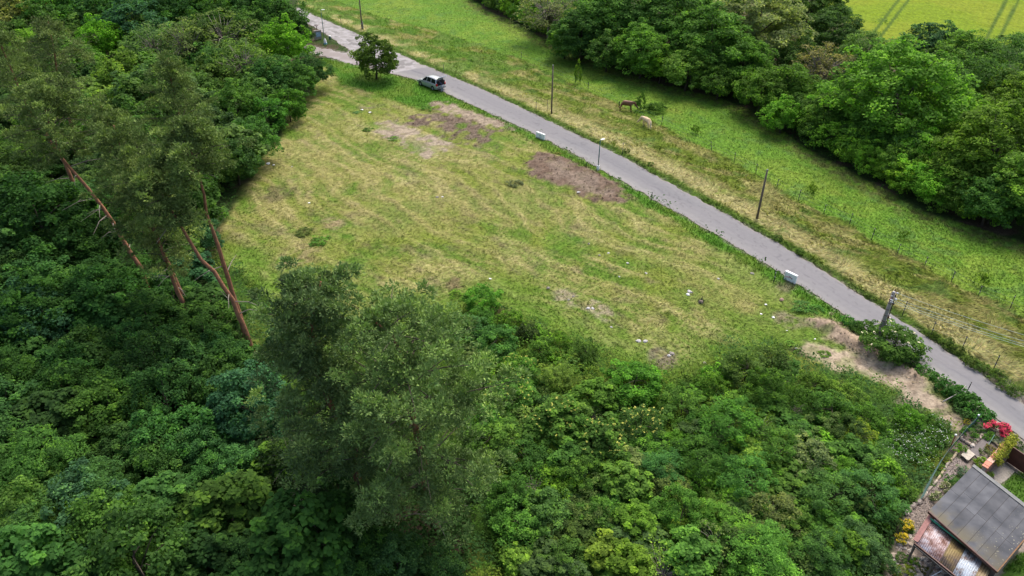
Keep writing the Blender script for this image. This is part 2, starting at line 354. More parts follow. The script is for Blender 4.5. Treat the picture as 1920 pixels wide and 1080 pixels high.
def height(P, Z):
    x, y = P[:, 0], P[:, 1]
    u = P @ ROW; v = P @ ROWN
    h = (fbm(x * .25, y * .25, 3) - .5) * .25
    m = sstep(.5, -.5, Z['meadow']); r1, r2 = hayrows(P)
    h += m * (sstep(.4, .9, r1) * .13 * r2 * 1.5 + (fbm(x * 2, y * 2, 2) - .5) * .12)
    p = sstep(.3, -.3, Z['paddock']); h += p * (fbm(u * .5, v * 1.6, 3) - .45) * .35
    s = sstep(.3, -.3, Z['pasture']); h += s * (fbm(x * 1.2, y * 1.2, 3) - .5) * .3
    for k, a in (('db', .22), ('dc', .62), ('da', .1)): h += sstep(.3, -.8, Z[k]) * (fbm(x * 2.2, y * 2.2, 4, .65) - .3) * a
    h += sstep(.2, -1.1, Z['ridge']) * (.55 + (fbm(x * 1.8, y * 1.8, 4, .6) - .5) * .5)
    h += sstep(.2, -.5, Z['track']) * (fbm(x * 2.5, y * 2.5, 3) - .5) * .1
    cr = sstep(0, -.5, Z['crop']); h += cr * (.25 + (fbm(x * .9, y * .9, 3) - .5) * .3)
    h *= sstep(.2, -.4, Z['garden']) * -1 + 1
    r = Z['road']; h = h * sstep(.2, 1.6, r); h = np.where(r < .35, -.06, np.where(r < .6, -.06 + (r - .35) / .25 * .06, h))
    return h
def H_at(x, y):
    P = np.array([[x, y]], float); return float(height(P, zones(P))[0])

def sheet(name, xs, ys, mat, zf, cf):
    X, Y = np.meshgrid(xs, ys); P = np.stack([X.ravel(), Y.ravel()], 1)
    Z = zones(P); h = zf(P, Z); c = cf(P, Z)
    nx, ny = len(xs), len(ys); me = bpy.data.meshes.new(name)
    me.vertices.add(nx * ny); me.vertices.foreach_set('co', np.column_stack([P, h]).astype(np.float32).ravel())
    i = (np.arange(ny - 1)[:, None] * nx + np.arange(nx - 1)[None, :]).ravel()
    f = np.stack([i, i + 1, i + nx + 1, i + nx], 1).astype(np.int32); nf = len(f)
    me.loops.add(nf * 4); me.loops.foreach_set('vertex_index', f.ravel())
    me.polygons.add(nf); me.polygons.foreach_set('loop_start', np.arange(0, nf * 4, 4, dtype=np.int32)); me.polygons.foreach_set('loop_total', np.full(nf, 4, dtype=np.int32))
    me.polygons.foreach_set('use_smooth', np.ones(nf, bool))
    at = me.attributes.new('col', 'FLOAT_COLOR', 'POINT'); cc = np.ones((nx * ny, 4), np.float32); cc[:, :3] = c; at.data.foreach_set('color', cc.ravel())
    me.update(calc_edges=True); me.materials.append(mat)
    return link(name, me)
xs = np.concatenate([[-2500, -900, -350, -180, -120, -90], np.arange(-72, 100, .32), np.arange(100.4, 122, .5), [124, 130, 140, 150, 180, 220, 280, 400, 900, 2500]])
ys = [22.0]
while ys[-1] < 218: ys.append(ys[-1] + max(.14, .0046 * ys[-1]))
ys = np.concatenate([[-2500, -600, -100, -20, 5, 14], ys, [222, 230, 240, 260, 300, 400, 600, 1200, 3500]])
tag(sheet('ground', xs, ys, MAT['ground'], height, colour), kind='structure')

# ------------------------------------------------------------------ road
def resample(pl, n):
    s = np.concatenate([[0], np.cumsum(np.linalg.norm(np.diff(pl, axis=0), axis=1))]); t = np.linspace(0, s[-1], n)
    return np.stack([np.interp(t, s, pl[:, 0]), np.interp(t, s, pl[:, 1])], 1)
def smooth(pl, k=9):
    p = np.pad(pl, ((k, k), (0, 0)), 'edge'); w = np.hanning(2 * k + 1); w /= w.sum()
    return np.stack([np.convolve(p[:, i], w, 'valid') for i in (0, 1)], 1)
NR, NA = 760, 26
ru = smooth(resample(ROAD_UP, NR), 12)
def nearest_on(pl, P):
    out = []
    for p in P:
        a = pl[:-1]; e = pl[1:] - a; w = p - a; t = np.clip((w * e).sum(1) / (e * e).sum(1), 0, 1); q = a + t[:, None] * e
        out.append(q[np.argmin(((q - p) ** 2).sum(1))])
    return np.array(out)
rl = smooth(nearest_on(smooth(resample(ROAD_LO, NR), 10), ru), 14)
sarc = np.concatenate([[0], np.cumsum(np.linalg.norm(np.diff(ru, axis=0), axis=1))])
dirn = (ru - rl); dirn /= np.linalg.norm(dirn, axis=1)[:, None]
ru = ru + dirn * ((fbm(sarc * .9, sarc * 0 + 4, 4, .7) - .5) * .8)[:, None]; rl = rl + dirn * ((fbm(sarc * .9, sarc * 0 + 41, 4, .7) - .5) * .85)[:, None]
fr = np.linspace(0, 1, NA); P3 = rl[:, None, :] * (1 - fr)[None, :, None] + ru[:, None, :] * fr[None, :, None]
RP = P3.reshape(-1, 2); FR = np.tile(fr, NR); SA = np.repeat(sarc, NA)
rc = np.tile(np.array([.188, .188, .194]), (len(RP), 1))
rc = mixc(rc, (.25, .245, .235), sstep(.42, .1, FR) * (.5 + .5 * fbm(SA * .15, FR * 6, 3)))
rc = mixc(rc, (.115, .115, .13), np.exp(-((FR - .47) / .03) ** 2) * .8 * fbm(SA * .3, FR * 3, 2) + np.exp(-((FR - .6) / .12) ** 2) * .3)
rc = mixc(rc, (.20, .195, .2), sstep(.5, .7, fbm(SA * .25, FR * 12 + 3, 4)) * .35)
seam = G(765, 132); old = sstep(.3, -.3, (RP @ np.array([.52, -.85])) - (np.array([seam.x, seam.y]) @ np.array([.52, -.85])))
oc = np.tile(np.array([.25, .24, .235]), (len(RP), 1)); oc = mixc(oc, (.31, .30, .30), sstep(.45, .65, fbm(SA * 1.1, FR * 7, 4))); oc = mixc(oc, (.18, .175, .17), sstep(.62, .7, fbm(SA * .9 + 4, FR * 5, 4)))
rc = mixc(rc, 0, old * 0) * (1 - old[:, None]) + oc * old[:, None]
pch = fbm(SA * .05 + 9, FR * 1.2, 2); rc = mixc(rc, (.20, .195, .2), sstep(.6, .62, pch) * .5 * (1 - old))
crk = np.abs(vnoise(SA * .8 + 3, FR * 7) - .5); rc = mixc(rc, (.09, .09, .095), sstep(.035, .0, crk) * .45 * sstep(.5, .6, fbm(SA * .12 + 2, FR * 2, 2)))
rc = mixc(rc, (.155, .156, .162), (np.exp(-((FR - .27) / .06) ** 2) + np.exp(-((FR - .76) / .06) ** 2)) * .28 * (1 - old))
edge = np.minimum(FR, 1 - FR) + (fbm(SA * 1.3, FR * 3, 3) - .5) * .05; rc = mixc(rc, (.25, .225, .195), sstep(.06, .0, edge) * .8)
me = bpy.data.meshes.new('road'); zz = .005 + .03 * (1 - (2 * FR - 1) ** 2)
i = (np.arange(NR - 1)[:, None] * NA + np.arange(NA - 1)[None, :]).ravel(); f = np.stack([i, i + NA, i + NA + 1, i + 1], 1)
me.from_pydata(np.column_stack([RP, zz]).tolist(), [], f[:, ::-1].tolist())
at = me.attributes.new('col', 'FLOAT_COLOR', 'POINT'); cc = np.ones((len(RP), 4), np.float32); cc[:, :3] = rc; at.data.foreach_set('color', cc.ravel())
me.materials.append(MAT['road']); tag(link('road', me), kind='structure')
# the branch lane joining at the top left: a fan sheet just below the main road's surface
bp = W([(500, 70), (560, 81), (603, 89), (645, 98), (660, 95), (700, 103), (760, 118), (745, 141), (722, 136), (670, 123), (643, 117), (608, 106), (560, 97), (500, 86)])
bx = np.arange(bp[:, 0].min(), bp[:, 0].max(), .25); by = np.arange(bp[:, 1].min(), bp[:, 1].max(), .5)
X, Y = np.meshgrid(bx, by); BP = np.stack([X.ravel(), Y.ravel()], 1); ins = sdf(BP + (np.stack([vnoise(BP[:, 0], BP[:, 1]), vnoise(BP[:, 0] + 7, BP[:, 1])], 1) - .5) * .6, bp) < 0
nx = len(bx); idx = (np.arange(len(by) - 1)[:, None] * nx + np.arange(nx - 1)[None, :]).ravel()
idx = idx[ins[idx] & ins[idx + 1] & ins[idx + nx] & ins[idx + nx + 1]]
bc = np.tile(np.array([.24, .215, .205]), (len(BP), 1)); bc = mixc(bc, (.30, .28, .27), sstep(.45, .65, fbm(BP[:, 0] * .8, BP[:, 1] * .5, 4))); bc = mixc(bc, (.13, .12, .13), sstep(.66, .74, fbm(BP[:, 0] * .6 + 9, BP[:, 1] * .4, 4)))
me = bpy.data.meshes.new('side_lane'); me.from_pydata(np.column_stack([BP, np.full(len(BP), -.004)]).tolist(), [], np.stack([idx, idx + 1, idx + nx + 1, idx + nx], 1).tolist())
at = me.attributes.new('col', 'FLOAT_COLOR', 'POINT'); cc = np.ones((len(BP), 4), np.float32); cc[:, :3] = bc; at.data.foreach_set('color', cc.ravel())
me.materials.append(MAT['road']); tag(link('side_lane', me), kind='structure')
# ------------------------------------------------------------------ grass and weeds (stuff)
RNG = np.random.default_rng(11)
def scatter(n, x0, x1, y0, y1, bias=0.0):
    """random points, denser towards the near end"""
    k = RNG.random(n); y = y0 * (y1 / y0) ** (k ** (1.0 + bias)); x = x0 + (x1 - x0) * RNG.random(n)
    return np.stack([x, y], 1)
def inview(P, m=60):
    w = np.column_stack([P, np.full(len(P), -CAM_H)]); c = w @ RC; u = c[:, 0] / c[:, 2] * FPX + 960; v = c[:, 1] / c[:, 2] * FPX + 540
    return (u > -m) & (u < 1920 + m) & (v > -m) & (v < 1080 + m)
def blades(name, P, hgt, wid, lay, colf, az=None, label=None):
    """one triangle per blade. lay 0 upright .. 1 flat"""
    Z = zones(P); h0 = height(P, Z); c = colf(P, Z); N = len(P)
    az = RNG.random(N) * 6.283 if az is None else az + RNG.normal(0, .45, N)
    lay = np.clip(lay + RNG.normal(0, .15, N), .05, .97); L = hgt * (.6 + .8 * RNG.random(N))
    d = np.stack([np.cos(az) * np.sin(lay * 1.5), np.sin(az) * np.sin(lay * 1.5), np.cos(lay * 1.5)], 1)
    s = np.stack([-np.sin(az), np.cos(az), np.zeros(N)], 1) * (wid * (.7 + .6 * RNG.random(N)))[:, None]
    b = np.column_stack([P, h0 + .01]); tip = b + d * L[:, None]
    V = np.stack([b - s, b + s, tip], 1)
    c = np.clip(c * (.62 + .76 * vnoise(P[:, 0] * 4.3, P[:, 1] * 4.3))[:, None] * (1 + RNG.normal(0, .2, N))[:, None] * (1 + RNG.normal(0, .06, (N, 3))), .004, .6)
    me = quads(name, V, MAT['blade'], {'col': c}, k=3)
    return tag(link(name, me), label, None, None, 'stuff')
P = scatter(1000000, -62, 104, 30, 192); P = P[inview(P)]; Z = zones(P)
garden = Z['garden'] < .3
sel = (Z['meadow'] < .3) & (Z['road'] > .1) & ~garden; soil = np.minimum.reduce([Z['da'], Z['db1'], Z['dc'], Z['track'], Z['ridge'] + .3]); g = fbm(P[:, 0] * .9 + 5, P[:, 1] * .9, 4)
sel &= (soil > 0) | (RNG.random(len(P)) < .25 * sstep(.5, .6, g)); sel &= RNG.random(len(P)) < .75; sel &= Z['lush'] > 0
rowaz = math.atan2(ROW[1], ROW[0])
m = P[sel]; blades('mown_grass', m, np.full(len(m), .26), np.full(len(m), .034), np.full(len(m), .8), lambda p, z: colour(p, z) * 1.08, az=rowaz + (fbm(m[:, 0] * .4, m[:, 1] * .4, 3) - .5) * 5)
sel = (Z['lush'] < .2) & (Z['road'] > .0) & (soil > -.1); m = P[sel]; blades('verge_grass', m, np.full(len(m), .3), np.full(len(m), .035), np.full(len(m), .45), colour)
sel = (Z['paddock'] < .1) & (Z['road'] > .05); m = P[sel]; blades('long_grass', m, np.full(len(m), .55), np.full(len(m), .036), np.full(len(m), .78), lambda p, z: colour(p, z) * 1.08, az=rowaz + (fbm(m[:, 0] * .3 + 4, m[:, 1] * .3, 3) - .5) * 7)
sel = (Z['pasture'] < .1) & (RNG.random(len(P)) < .8); m = P[sel]; blades('pasture_grass', m, np.full(len(m), .22), np.full(len(m), .05), np.full(len(m), .72), colour)
# island between the lanes, far verges, lawns
sel = ((Z['meadow'] > .2) & (Z['paddock'] > 0) & (Z['pasture'] > 0) & (Z['road'] > .1) & (Z['road'] < 2.5) & (P[:, 1] > 100)) | (Z['lawn'] < 0)
m = P[sel]; blades('roadside_turf', m, np.full(len(m), .2), np.full(len(m), .03), np.full(len(m), .4), lambda p, z: np.tile(np.array([.07, .155, .018]), (len(p), 1)))
# weeds: leafy ground cover of the clearing's lower side and the forest floor
def weeds(name, P, hmax, leaf, colf, tall=None):
    Z = zones(P); h0 = height(P, Z); N = len(P); hh = hmax * (fbm(P[:, 0] * .6, P[:, 1] * .6, 3) ** 1.5 * 2.2) * (.3 + .7 * RNG.random(N))
    c0 = np.column_stack([P, h0 + hh * .95 + .03]); az = RNG.random(N) * 6.283; tilt = RNG.normal(0, .45, N)
    t = np.stack([np.cos(az) * np.cos(tilt), np.sin(az) * np.cos(tilt), np.sin(tilt)], 1); s = np.stack([-np.sin(az), np.cos(az), RNG.normal(0, .35, N)], 1)
    L = (leaf * (.6 + .8 * RNG.random(N)))[:, None]; V = np.stack([c0, c0 + t * L * .5 + s * L * .32, c0 + t * L - [0, 0, .02], c0 + t * L * .5 - s * L * .32], 1)
    c = np.clip(colf(P, Z) * (1 + RNG.normal(0, .25, N))[:, None], .004, .5)
    return tag(link(name, quads(name, V, MAT['blade'], {'col': c})), None, None, None, 'stuff')
P = scatter(420000, -48, 45, 24, 100); P = P[inview(P)]; Z = zones(P)
sel = (Z['weeds'] < .4) & (Z['meadow'] > -2.5) & (Z['garden'] > .1) & (Z['road'] > .3) & (np.minimum(Z['track'], Z['ridge']) > -.1); m = P[sel]
sel2 = RNG.random(len(m)) < sstep(-2.5, .5, zones(m)['meadow']) + .05; m = m[sel2]
def wc(p, z):
    c = np.tile(np.array([.075, .16, .02]), (len(p), 1)); n = fbm(p[:, 0] * .5 + 3, p[:, 1] * .5, 4); c = mixc(c, (.13, .19, .025), sstep(.5, .68, n)); c = mixc(c, (.05, .12, .03), sstep(.48, .3, n)); return c
blw = weeds('leafy_weeds', m, .8, .17, wc)
sel = (Z['weeds'] >= .0) & (Z['meadow'] > .2) & (Z['road'] > .4) & (Z['garden'] > .2) & (Z['paddock'] > 0) & (Z['pasture'] > 0) & (RNG.random(len(P)) < .6); m = P[sel]
weeds('forest_undergrowth', m, 1.0, .24, lambda p, z: np.tile(np.array([.035, .085, .018]), (len(p), 1)))

# ------------------------------------------------------------------ trees
def unit(v): return v / (np.linalg.norm(v, axis=-1, keepdims=True) + 1e-9)
def leaves(name, C, D, leaf, asp, rng, tone, mat, updir=.6, rnd=.5, outw=.5):
    """C positions, D outward directions -> rhombic leaf sprays"""
    N = len(C); nrm = unit(D * outw + np.array([0, 0, updir]) + rng.normal(0, rnd, (N, 3)))
    t = unit(np.cross(nrm, rng.normal(0, 1, (N, 3)))); t = unit(t + D * .4 * (1 - np.abs((t * D).sum(1, keepdims=True)))); t = unit(t - nrm * (t * nrm).sum(1, keepdims=True)); s = np.cross(nrm, t)
    L = (leaf * (.65 + .7 * rng.random(N)))[:, None]
    a = C - t * L * .5; b = C + s * L * asp * .5 - nrm * L * .08; c = C + t * L * .5 - nrm * L * .12; d = C - s * L * asp * .5 - nrm * L * .08
    return quads(name, np.stack([a, b, c, d], 1), mat, {'tone': tone})
def crown_mesh(seed, h, r, zlo, nc, per, leaf, cr, asp=.75, lobes=4, mat='leaf', flat=.7, open_=0.0, updir=.6, rnd=.5):
    """an uneven crown of leaf clumps between zlo*h and h"""
    rng = np.random.default_rng(seed); rz = h * (1 - zlo) / 2; zc = h - rz
    d = unit(rng.normal(0, 1, (nc * 3, 3))); d = d[d[:, 2] > -.75][:nc]; nc = len(d)
    az = np.arctan2(d[:, 1], d[:, 0]); ph = rng.random(6) * 6.28
    lob = 1 + .16 * np.sin(az * 2 + ph[0]) + .12 * np.sin(az * 3 + ph[1] + d[:, 2] * 3) + .10 * np.sin(az * 5 + ph[2] + d[:, 2] * 5) + rng.normal(0, .07, nc)
    u = 1 - .42 * rng.random(nc) ** 1.6
    C = d * (lob * u)[:, None] * np.array([r, r, rz]); C[:, :2] *= (1 - .25 * np.clip(C[:, 2:] / rz, 0, 1) ** 2); C[:, 2] += zc
    C[:, 2] = np.maximum(C[:, 2], .25)
    keep = rng.random(nc) > open_; C = C[keep]; d = d[keep]; nc = len(C)
    crs = cr * (.6 + .8 * rng.random(nc)); ct = np.clip(rng.normal(.42, .2, nc), 0, 1)
    k = rng.poisson(per, nc); I = np.repeat(np.arange(nc), k); N = len(I)
    e = unit(rng.normal(0, 1, (N, 3)) + d[I] * .7 + np.array([0, 0, .6])); rad = crs[I] * (.35 + .65 * rng.random(N) ** .5)
    X = C[I] + e * rad[:, None] * np.array([1, 1, flat])
    tone = np.clip(ct[I] + rng.normal(0, .17, N), 0, 1)
    return leaves('crown', X, e, leaf, asp, rng, tone, MAT[mat], updir, rnd), C
def trunk_mb(h, r, rb, rng, C, nl=7):
    m = MB(); z1 = h * .8; b = rng.normal(0, .04 * h, (3, 2))
    pts = [(0, 0, -.15), (b[0][0] * .3, b[0][1] * .3, h * .25), (b[1][0] * .6, b[1][1] * .6, h * .5), (b[2][0], b[2][1], z1)]
    m.tube(pts, [rb, rb * .75, rb * .5, rb * .15], 8)
    idx = rng.choice(len(C), min(nl, len(C)), replace=False)
    for i in idx:
        z = h * (.22 + .4 * rng.random()); f = min(z / z1, 1); p0 = Vector((b[1][0] * f * .6, b[1][1] * f * .6, z)); p2 = Vector(C[i]); 
        p1 = p0.lerp(p2, .5) + Vector((0, 0, .12 * r)); m.tube([p0, p1, p2], [rb * .38, rb * .25, rb * .08], 5)
    return m
PROTO = {}
def proto(key, h, r, rb, n, nl=7, **kw):
    L = []
    for s in range(n):
        rng = np.random.default_rng(100 + s * 7 + sum(map(ord, key)))
        me, C = crown_mesh(rng.integers(1e6), h, r, **kw)
        t = trunk_mb(h, r, rb, rng, C, nl).build('trunk', MAT['twig'] if nl > 20 else MAT['bark'], smooth=True); tm = t.data; bpy.data.objects.remove(t)
        L.append((me, tm))
    PROTO[key] = (h, r, L)
proto('big', 14, 6.0, .32, 4, zlo=.12, nc=400, per=72, leaf=.34, cr=1.05)
proto('mid', 9, 3.8, .2, 4, zlo=.15, nc=200, per=56, leaf=.30, cr=.85)
proto('ash', 9, 3.8, .2, 2, zlo=.12, nc=170, per=64, leaf=.36, cr=.9, asp=.32, rnd=.4)
proto('open', 10, 3.8, .18, 2, zlo=.2, nc=190, per=24, leaf=.26, cr=.8, open_=.15, nl=70)
proto('coarse', 4.0, 2.3, .09, 3, zlo=.02, nc=95, per=48, leaf=.28, cr=.55, asp=.95, updir=1.0, rnd=.35)
proto('fine', 3.6, 2.1, .08, 2, zlo=.02, nc=130, per=80, leaf=.125, cr=.42)
proto('twiggy', 3.6, 2.0, .07, 2, zlo=.1, nc=90, per=12, leaf=.16, cr=.5, nl=80)
proto('shrub', 4.2, 2.3, .09, 4, zlo=.02, nc=120, per=52, leaf=.20, cr=.5)
proto('shrubn', 4.0, 2.2, .08, 2, zlo=.02, nc=110, per=60, leaf=.24, cr=.5, asp=.3, rnd=.4)
proto('small', 1.9, 1.25, .04, 4, zlo=.0, nc=60, per=40, leaf=.145, cr=.34)
proto('herb', .9, .75, .02, 3, zlo=.0, nc=34, per=26, leaf=.12, cr=.22)
NTREE = [0]; TINT = [1.4]; WARM = [1.08]
def tree(kind, pos, h, r, colr, name, label, cat='tree', group=None, var=None, rz=None):
    ph, pr, L = PROTO[kind]; rng = random.Random(NTREE[0] * 13 + 5); NTREE[0] += 1
    me, tm = L[(var if var is not None else rng.randrange(len(L))) % len(L)]
    o = thing(name, label, cat, (pos[0], pos[1], pos[2] if len(pos) > 2 and pos[2] else H0(pos[0], pos[1])), rng.random() * 6.28 if rz is None else rz, group)
    o.scale = (r / pr, r / pr, h / ph)
    f_ = TINT[0]; colr = (colr[0] * f_ * WARM[0], colr[1] * f_, colr[2] * f_ * .9)
    c = link('crown', me, o); k = 1 + rng.uniform(-.22, .25); c.color = (colr[0] * k * (1 + rng.uniform(-.1, .1)), colr[1] * k, colr[2] * k * (1 + rng.uniform(-.1, .1)), 1)
    if h > 1.5: link('trunk' if cat == 'tree' else 'stem', tm, o)
    return o
def H0(x, y): return 0.0
def top_at(px, py, h, f=.62):                 # ground place of a crown whose middle shows at this pixel
    g = G(px, py, h * f); return (g.x, g.y)
# colours of foliage
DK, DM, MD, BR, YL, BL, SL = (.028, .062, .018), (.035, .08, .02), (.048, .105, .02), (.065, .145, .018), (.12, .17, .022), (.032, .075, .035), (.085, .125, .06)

MARKS = [(820, 985, 'the largest pine foot'), (700, 560, 'the largest pine top'), (1190, 715, 'the wide bright bush'), (1612, 815, 'the yellow leaved tree'), (1520, 860, 'the pale flowering elder'), (1400, 900, 'the dark glossy tree top'), (1450, 670, 'the sandy track start'), (1700, 985, 'the yellow flowering cushions'),
         (1740, 900, 'the green mesh fence'), (1280, 960, 'the bottom picture middle'), (1130, 830, 'the thicket centre'), (1000, 640, 'the small blackish bush'), (100, 950, 'the walnut like tree'), (80, 415, 'the left edge maple'), (483, 683, 'the leaning pine foot'), (330, 690, 'the rounded maple'), (180, 80, 'the bright upper left maple'), (320, 130, 'the slim topped pine'),
         (590, 60, 'the notice board'), (500, 250, 'the left field corner'), (200, 400, 'the far leaning pine trunk'), (440, 380, 'the field side pine'), (250, 750, 'the lower left wood middle'), (30, 620, 'the left picture edge'), (400, 1040, 'the bottom edge'), (420, 60, 'the reddish tipped tree'),
         (1250, 150, 'the brown horse'), (1430, 60, 'the silvery willow'), (1682, 175, 'the great round tree'), (1850, 400, 'the pasture corner'), (1050, 60, 'the belt left end'), (1500, 270, 'the belt middle'), (1640, 340, 'the round tree front')]
def where(u, v):
    d = min(MARKS, key=lambda m: (m[0] - u) ** 2 + (m[1] - v) ** 2); dx, dy = u - d[0], v - d[1]
    if dx * dx + dy * dy < 900: return 'beside ' + d[2]
    return ('right of ' if dx > 0 else 'left of ') + d[2] if abs(dx) > abs(dy) else ('below ' if dy > 0 else 'above ') + d[2]
def shade(c):
    s = c[1]; return 'dark green' if s < .08 else 'deep green' if s < .1 else 'mid green' if s < .125 else 'bright green'
TINT[0] = 2.2
# belt of trees beyond the pasture: (photo x, y of the crown's middle, radius in photo px, colour, kind, label)
def crown_tree(px, py, rp, colr, kind, label, name='broadleaf_tree', cat='tree', group=None, hr=1.9, f=.58, hmax=17):
    z = 5.0
    for _ in range(6):
        g = G(px, py, z); r = rp / ppm(g); h = min(hmax, hr * r * (1 if kind not in ('shrub', 'small', 'shrubn') else .85)); z = h * f
    return tree(kind, (g.x, g.y), h, r, colr, name, label, cat, group)
belt = [
 (1030, 22, 52, (.06, .085, .04), 'open', 'greyish thinly leaved tree near the left end of the far belt'),
 (1092, 58, 50, DM, 'big', 'dark green tree right of the greyish thin tree at the belt left end'),
 (1165, 30, 70, DM, 'big', 'wide dark green tree of the far belt above the left pasture end'),
 (1205, 92, 50, MD, 'big', 'mid green rounded tree leaning over the pasture above the two horses'),
 (1258, 45, 70, DM, 'big', 'tall dark green tree of the far belt straight above the brown horse'),
 (1330, 75, 72, MD, 'big', 'broad mid green tree in the far belt left of the silvery willow'),
 (1330, 5, 60, DM, 'big', 'dark tree at the top edge behind the broad one left of the silvery willow'),
 (1425, 45, 78, SL, 'big', 'silvery pale green willow in the far belt'),
 (1395, 115, 52, MD, 'big', 'rounded deep green tree directly below the silvery willow'),
 (1515, 12, 62, DM, 'big', 'dark tree at the top edge between silvery willow and yellow green field'),
 (1562, 62, 52, DK, 'big', 'darkest tree of the far belt, at the left corner of the yellow green field'),
 (1622, 100, 50, DM, 'ash', 'dark fine leaved tree with its top against the yellow green field'),
 (1540, 128, 52, (.085, .10, .045), 'open', 'brownish twiggy thinly leaved tree left of the great round tree'),
 (1480, 165, 50, MD, 'mid', 'small mid green tree below the silvery willow at the front of the belt'),
 (1682, 175, 105, (.055, .118, .018), 'big', 'great round bright green tree in the middle of the far belt'),
 (1775, 225, 60, (.075, .14, .02), 'big', 'yellowish green tree pressed against the right side of the great round tree'),
 (1745, 95, 55, BL, 'big', 'bluish green tree behind the great round tree, its top at the field edge'),
 (1805, 118, 60, MD, 'big', 'mid green tree at the field edge right of the bluish one'),
 (1885, 125, 66, DM, 'ash', 'dark open tree at the right end of the field edge'),
 (1840, 165, 60, DM, 'ash', 'dark green tree behind the bright right corner trees with its limbs showing'),
 (1900, 190, 60, (.06, .115, .02), 'big', 'light green tree cut by the right picture edge below the field'),
 (1870, 275, 92, (.058, .12, .018), 'big', 'large bright green tree at the right edge above the pasture'),
 (1925, 345, 75, MD, 'big', 'big green tree cut by the right picture edge above the pasture corner'),
 (1800, 320, 58, MD, 'mid', 'mid sized tree at the belt front left of the big right edge trees'),
 (1860, 375, 50, DM, 'mid', 'dark mid sized tree at the belt front under the big right edge trees'),
 (1640, 255, 48, MD, 'mid', 'mid sized tree at the foot of the great round tree'),
 (1725, 285, 50, BR, 'mid', 'bright mid sized tree at the belt front below the great round tree'),
 (1560, 215, 46, MD, 'mid', 'mid green tree left of the foot of the great round tree'),
 (1110, 10, 45, MD, 'big', 'green tree at the top edge behind the belt left end'),
 (1430, 170, 45, MD, 'mid', 'mid green tree at the belt front right of the rounded deep green tree'),
 (1290, 125, 42, MD, 'mid', 'mid green tree at the belt front above the pale horse'),
]
belt += [(1060, 75, 32, MD, 'mid', 'low green tree at the belt front left of the dark left end tree'), (1140, 95, 36, DM, 'mid', 'low dark tree at the belt front left of the horses'), (1240, 120, 34, BR, 'mid', 'bright low tree at the belt front above the sapling'),
 (1350, 150, 34, MD, 'mid', 'low tree at the belt front below the rounded deep green tree'), (1470, 215, 34, BR, 'mid', 'bright low tree at the belt front left of the middle'), (1500, 110, 44, DM, 'mid', 'dark tree between silvery willow and brownish twiggy tree'), (1600, 160, 40, DM, 'mid', 'dark tree filling the gap left of the great round tree'),
 (1545, 185, 36, MD, 'mid', 'mid green tree below the brownish twiggy tree'), (1610, 215, 38, DM, 'mid', 'dark tree at the left foot of the great round tree'), (1690, 300, 38, MD, 'mid', 'low tree of the belt front under the great round tree'), (1760, 345, 38, BR, 'mid', 'bright low tree at the belt front near the right'), (1850, 220, 44, MD, 'mid', 'mid green tree between the two bright right edge trees'), (1765, 165, 46, DM, 'mid', 'dark tree in the gap right of the great round tree')]
for px, py, rp, c, k, lb in belt: crown_tree(px, py, rp, c, k, lb, group='trees of the far belt')
rr = random.Random(4)
B = resample(BELT[:-2], 400); blen = np.concatenate([[0], np.cumsum(np.linalg.norm(np.diff(B, axis=0), axis=1))])
s = 2.0; bn = None
while s < blen[-1] - 3:                                     # the bushes that front the belt
    i = int(np.searchsorted(blen, s)); t = B[min(i + 3, 399)] - B[max(i - 3, 0)]; t = t / np.linalg.norm(t); bn = np.array([-t[1], t[0]])
    if bn[1] < 0: bn = -bn
    for row in range(2):
        r = rr.uniform(1.7, 2.6) * (1 + .25 * row); off = r * .75 + row * 2.7 + rr.uniform(-.3, .5); p = B[i] + bn * off + t * rr.uniform(-1, 1)
        w = np.array([p[0], p[1], 2 - CAM_H]) @ RC; u = w[0] / w[2] * FPX + 960; v_ = w[1] / w[2] * FPX + 540
        if -40 < u < 2200 and -40 < v_ < 1100:
            tree(rr.choice(['shrub', 'shrub', 'shrubn']), (p[0], p[1]), r * rr.uniform(1.6, 2.1), r, (hc := rr.choice([MD, BR, DM, MD])), 'hedge_bush', shade(hc) + ' bush of the far hedge, ' + where(u, v_), 'bush', 'hedge bushes fronting the far belt')
    s += rr.uniform(2.3, 3.4)

TINT[0] = 1.8; WARM[0] = .9
